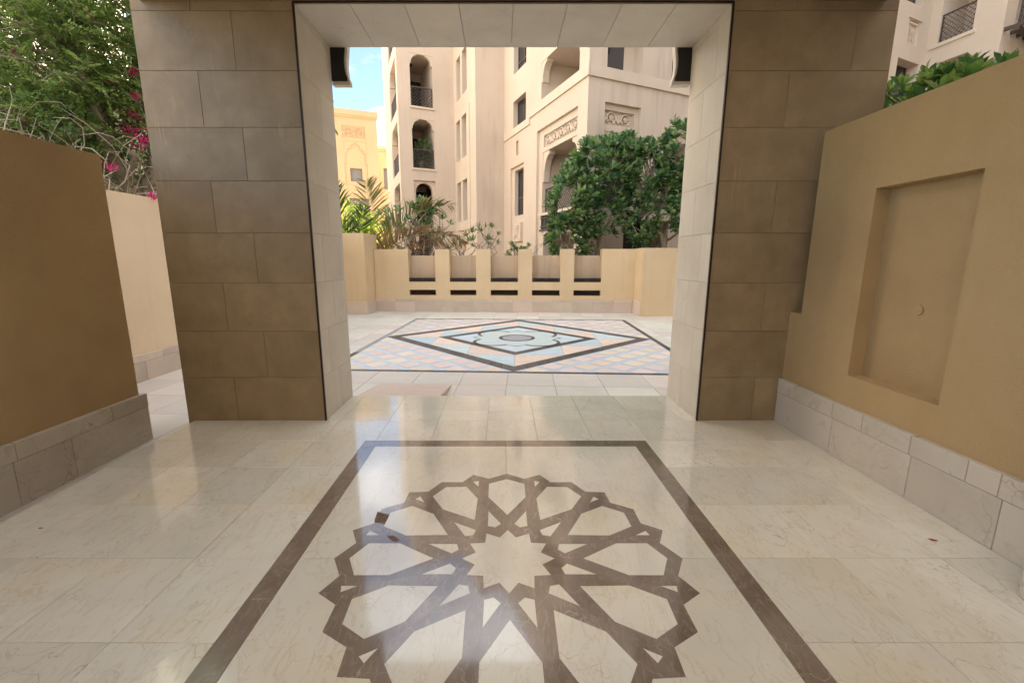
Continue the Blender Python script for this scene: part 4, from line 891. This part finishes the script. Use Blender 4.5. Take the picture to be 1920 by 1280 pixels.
for d_ in ((1, -.2, .5), (-1, .3, .6), (.3, 1, .7), (-.2, -1, .6), (.2, .1, 1), (.75, .4, .1)):
    parts = {'rachis': MB()}; frond(parts, (-9.2, 19, 8.2), d_, 2.9, 1.5, 46, .7, .035, 'palmg', None, .3)
    fr = local(tp, parts['rachis'].build('frond', K['rachis'], tp, True))
    for V, Fs in parts['palmg']:
        me = bpy.data.meshes.new('leaflets'); me.from_pydata(V.tolist(), [], Fs); me.update(); o = link('leaflets', me, K['palmg'], fr); o.matrix_parent_inverse = Matrix.Identity(4)
# sunlit lime shrub far behind
def blob_leaves(blobs, n, l, w, flat=0, surf=.55):
    P_, D_ = [], []
    tot = sum(r[0] * r[1] * r[2] for c, r in blobs)
    for c, r in blobs:
        m = int(n * r[0] * r[1] * r[2] / tot); d = rng.normal(size=(m, 3)); d /= np.linalg.norm(d, axis=1, keepdims=True)
        f = rng.uniform(surf, 1.04, (m, 1)); P_.append(np.array(c) + d * np.array(r) * f); D_.append(d * .5 + rng.normal(0, .6, (m, 3)) + np.array([0, 0, -flat]))
    return leaves(np.vstack(P_), np.vstack(D_), rng.uniform(.7, 1.15, sum(len(p) for p in P_)) * l, w)
t = thing('lime_shrub', 'bright lime green sunlit shrub glimpsed between the palm fronds', 'shrub', (-8.1, 30, -.16))
V, Fs = blob_leaves([((-8.3, 30, 3.0), (1.5, 1.2, 1.5)), ((-9.9, 30, 3.6), (1.4, 1.2, 1.6)), ((-8, 30, 1.2), (1.6, 1.2, 1.6))], 5200, .22, .10); leafmesh('foliage', V, Fs, 'limeleaf', t)
b = MB(); b.tube([(-8.6, 30, -.16), (-8.5, 30, 2.2)], [.12, .05], 6); local(t, b.build('trunk', K['bark'], t))
# sparse frangipani with bare stems
def sparse(label, base, tips, leaf=(.2, .055), nleaf=8, mat='oleander', r0=.035, cat='shrub', name='sparse_shrub', extra=14, tmpl=LEAF_BIG):
    t = thing(name, label, cat, base); b = MB(); B = Vector(base); cent, ax = [], []
    for p in tips:
        p = Vector(p); s = B + Vector((random.uniform(-.25, .25), random.uniform(-.1, .1), 0)); w = wobble(s, p, 6, .05); b.tube(w, [r0 * (1 - .12 * i) for i in range(7)], 5)
        cent.append(w[-1]); ax.append((w[-1] - w[-2]).normalized() + Vector((0, 0, .3)))
        for _ in range(2):
            q = w[random.choice((3, 4))]; e = q + Vector((random.uniform(-.35, .35), random.uniform(-.2, .2), random.uniform(.15, .45))); b.tube(wobble(q, e, 3, .06), [.014, .012, .01, .008], 4)
            if random.random() < .8: cent.append(e); ax.append((e - q).normalized() + Vector((0, 0, .2)))
    for _ in range(extra):
        s = B + Vector((random.uniform(-.5, .5), random.uniform(-.2, .2), 0)); e = s + Vector((random.uniform(-.7, .7), random.uniform(-.3, .3), random.uniform(.4, 1.1))); b.tube(wobble(s, e, 4, .07), [.018, .015, .012, .009, .006], 4)
    local(t, b.build('stems', K['bark'], t, True))
    V, Fs = rosettes(cent, ax, nleaf, leaf[0], leaf[1], tmpl, (.2, 1.3)); leafmesh('foliage', V, Fs, mat, t); return t
TPS = [(-3.6, 14.5, 2.75), (-3.25, 14.4, 3.0), (-2.9, 14.5, 3.15), (-2.55, 14.5, 3.3), (-2.35, 14.4, 3.0), (-2.0, 14.5, 3.15), (-1.65, 14.5, 2.6), (-3.0, 14.4, 2.75), (-2.7, 14.4, 2.9), (-1.9, 14.4, 2.75), (-3.9, 14.5, 2.9), (-2.45, 14.4, 3.2), (-2.75, 14.4, 3.05), (-2.2, 14.4, 2.9)]
sparse('sparse frangipani with tangled bare stems below the arched balcony', (-2.75, 14.6, 1.25), TPS, (.25, .08), 11, 'leafbig', .035, 'shrub', 'frangipani_shrub', 34)
sparse('small leafy oleander beside the first merlon, left of the slotted wall', (-1.55, 14.6, 1.25), [(-1.95, 14.6, 2.05), (-1.65, 14.6, 2.25), (-1.4, 14.6, 2.15), (-1.2, 14.6, 1.95), (-.95, 14.6, 1.9), (-1.75, 14.6, 1.8)], (.2, .04), 12, 'oleander', .02, 'shrub', 'oleander', 8)
sparse('tall thin oleander with wispy stems above the middle notch', (-.5, 14.6, 1.25), [(-.95, 14.6, 2.35), (-.52, 14.6, 2.5), (-.3, 14.6, 2.5), (-.45, 14.6, 2.1), (-.4, 14.6, 1.95)], (.2, .035), 13, 'oleander', .016, 'shrub', 'oleander', 2)
sparse('low rounded oleander tuft below the carved panel', (.42, 14.5, 1.25), [(.2, 14.5, 1.68), (.35, 14.5, 1.78), (.5, 14.5, 1.76), (.62, 14.5, 1.72), (.3, 14.4, 1.6), (.5, 14.4, 1.62)], (.17, .035), 13, 'oleander', .016, 'shrub', 'oleander', 3)
# potted plant on tower balcony
bp = F4.pt(1.3, 6.45, -.45)
t = thing('balcony_plant', 'leafy potted plant behind the railing of the tower balcony', 'plant', bp)
V, Fs = blob_leaves([((bp[0], bp[1], bp[2] + .75), (.55, .3, .75)), ((bp[0] + .2, bp[1], bp[2] + 1.2), (.35, .3, .5))], 700, .16, .07); leafmesh('foliage', V, Fs, 'oleander', t)
b = MB(); n = 12
for r_, z_ in ((.14, 0), (.2, .35), (.21, .38), (.17, .38), (.16, .3)): b.v += [(bp[0] + r_ * math.cos(2 * math.pi * k / n), bp[1] + r_ * math.sin(2 * math.pi * k / n), bp[2] + z_) for k in range(n)]
for i in range(4):
    for k in range(n): b.f.append((i * n + k, i * n + (k + 1) % n, (i + 1) * n + (k + 1) % n, (i + 1) * n + k))
local(t, b.build('pot', K['bark'], t))
# feathery tree behind the left walls
tr = thing('feathery_tree', 'feathery green tree with grey twisted limbs behind the left walls', 'tree', (-5.9, 7.1, -.16))
b = MB(); limbs = []
def limb(p, q, r0, r1, n=7, amp=.05):
    w = wobble(p, q, n, amp); b.tube(w, [r0 + (r1 - r0) * i / n for i in range(n + 1)], 7); limbs.extend(w[1:]); return w
limb((-5.9, 7.1, -.16), (-5.55, 7.0, 2.35), .2, .15); limb((-5.55, 7.0, 2.35), (-5.65, 6.6, 3.3), .14, .10); limb((-5.55, 7.0, 2.4), (-5.45, 7.3, 3.4), .12, .07)
limb((-5.65, 6.6, 3.3), (-6.5, 6.5, 3.1), .10, .07); limb((-6.5, 6.5, 3.1), (-7.6, 7.0, 4.4), .08, .04); limb((-5.65, 6.6, 3.3), (-5.9, 6.8, 5.2), .08, .03); limb((-5.45, 7.3, 3.4), (-5.6, 7.4, 5.8), .07, .03); limb((-5.45, 7.3, 3.4), (-6.6, 7.8, 5.4), .07, .03); limb((-5.65, 6.6, 3.3), (-6.9, 7.6, 5.0), .07, .03)
limb((-5.6, 6.9, 2.7), (-7.2, 7.0, 3.4), .08, .04); limb((-5.5, 7.0, 2.4), (-5.35, 6.6, 3.0), .08, .04)
sprays = []
for (c, r, n) in (((-6.0, 6.5, 4.1), (.8, 1.0, 1.1), 520), ((-6.9, 7.3, 4.5), (1.2, 1.3, 1.7), 900), ((-5.65, 6.9, 4.7), (.6, .9, 1.3), 420), ((-6.5, 6.5, 3.25), (1.0, .7, .6), 300), ((-7.7, 7.3, 3.9), (1.2, 1.2, 1.5), 600), ((-6.6, 6.9, 5.7), (2.0, 1.4, .9), 800), ((-5.5, 7.3, 3.5), (.4, .8, 1.0), 160), ((-8.2, 8.6, 5.2), (1.6, 1.2, 1.6), 500)):
    for _ in range(n):
        d = Vector((random.gauss(0, 1), random.gauss(0, 1), random.gauss(0, 1))).normalized(); f = random.uniform(.2, 1.0) ** .6
        sprays.append(Vector((c[0] + d.x * r[0] * f, c[1] + d.y * r[1] * f, c[2] + d.z * r[2] * f)))
P_, D_ = [], []
for s in sprays:
    ax = Vector((random.gauss(.45, .45), random.gauss(-.1, .45), random.gauss(-.45, .35))).normalized(); L_ = random.uniform(.25, .45); sd = ax.cross(Vector((random.gauss(0, .4), random.gauss(0, .4), 1))).normalized()
    for k in range(10):
        for sg in (-1, 1):
            P_.append(tuple(s + ax * (L_ * k / 10))); D_.append(tuple(ax * .6 + sd * sg + Vector((random.gauss(0, .15), random.gauss(0, .15), random.gauss(-.1, .15)))))
V, Fs = leaves(P_, D_, rng.uniform(.06, .095, len(P_)), .026); leafmesh('crown', V, Fs, 'leaffine', tr)
for s in random.sample(sprays, 520):
    f = min(limbs, key=lambda q: (q - s).length); b.tube(wobble(f, s, 4, .07), [.02, .016, .012, .009, .005], 4)
local(tr, b.build('trunk', K['bark'], tr, True))
# bougainvillea tangle
bo = thing('bougainvillea', 'bougainvillea tangle with pink bracts hanging over the left passage wall', 'shrub', (-5.6, 6.8, -.16))
b = MB(); ends = []
for _ in range(260):
    s = Vector((random.uniform(-6.6, -5.15), random.uniform(5.6, 8.0), random.uniform(2.0, 2.6))); e = s + Vector((random.uniform(-.8, .3), random.uniform(-.7, .7), random.uniform(.0, 1.1))); s.x -= .12; e.x = min(e.x, -5.25)
    b.tube([Vector((min(q.x, -5.06), q.y, q.z)) for q in wobble(s, e, 8, .16)], [.009, .009, .008, .008, .007, .006, .005, .004, .003], 4); ends.append(e)
for k in range(4): b.tube(wobble((-5.6 - .2 * k, 7.0 - .3 * k, -.16), (-5.4 - .2 * k, 6.9 - .3 * k, 2.5), 6, .05), [.06, .055, .05, .05, .04, .035, .03], 6)
local(bo, b.build('stems', K['twig'], bo, True))
P_, D_ = [], []
for e in ends:
    for _ in range(14): P_.append(tuple(e + Vector((-abs(random.gauss(0, .18)), random.gauss(0, .18), abs(random.gauss(0, .18)))))); D_.append((random.gauss(0, 1), random.gauss(0, 1), random.gauss(-.3, .6)))
V, Fs = leaves(P_, D_, rng.uniform(.05, .09, len(P_)), .04); leafmesh('foliage', V, Fs, 'leafboug', bo)
BR = [(-5.3, 6.78, 3.29, .13), (-5.4, 6.73, 3.3, .09), (-5.2, 6.74, 3.19, .07), (-5.35, 6.82, 3.56, .08), (-5.5, 6.76, 3.98, .1), (-5.3, 6.79, 4.08, .07), (-5.25, 6.82, 4.12, .06), (-5.3, 6.22, 2.72, .07), (-4.93, 6.4, 2.36, .05), (-5.9, 6.6, 4.52, .09), (-6.0, 6.67, 4.6, .06), (-5.8, 6.64, 4.42, .05), (-5.7, 6.65, 4.82, .07), (-5.7, 6.75, 4.83, .06), (-6.2, 6.04, 3.3, .06), (-6.6, 6.48, 4.23, .06), (-5.2, 6.75, 3.78, .05), (-5.25, 6.72, 3.1, .06), (-5.8, 6.43, 3.33, .05)]
for x, y, z, r_ in BR:
    P_, D_ = [], []
    for _ in range(int(420 * r_)):
        P_.append((x + random.gauss(0, r_ * .5), y + random.gauss(0, r_ * .5), z + random.gauss(0, r_ * .4))); D_.append((random.gauss(0, 1), random.gauss(0, 1), random.gauss(0, .8)))
    V, Fs = leaves(P_, D_, rng.uniform(.035, .055, len(P_)), .04); tag(leafmesh('bract_cluster', V, Fs, 'bract', bo), kind='stuff')
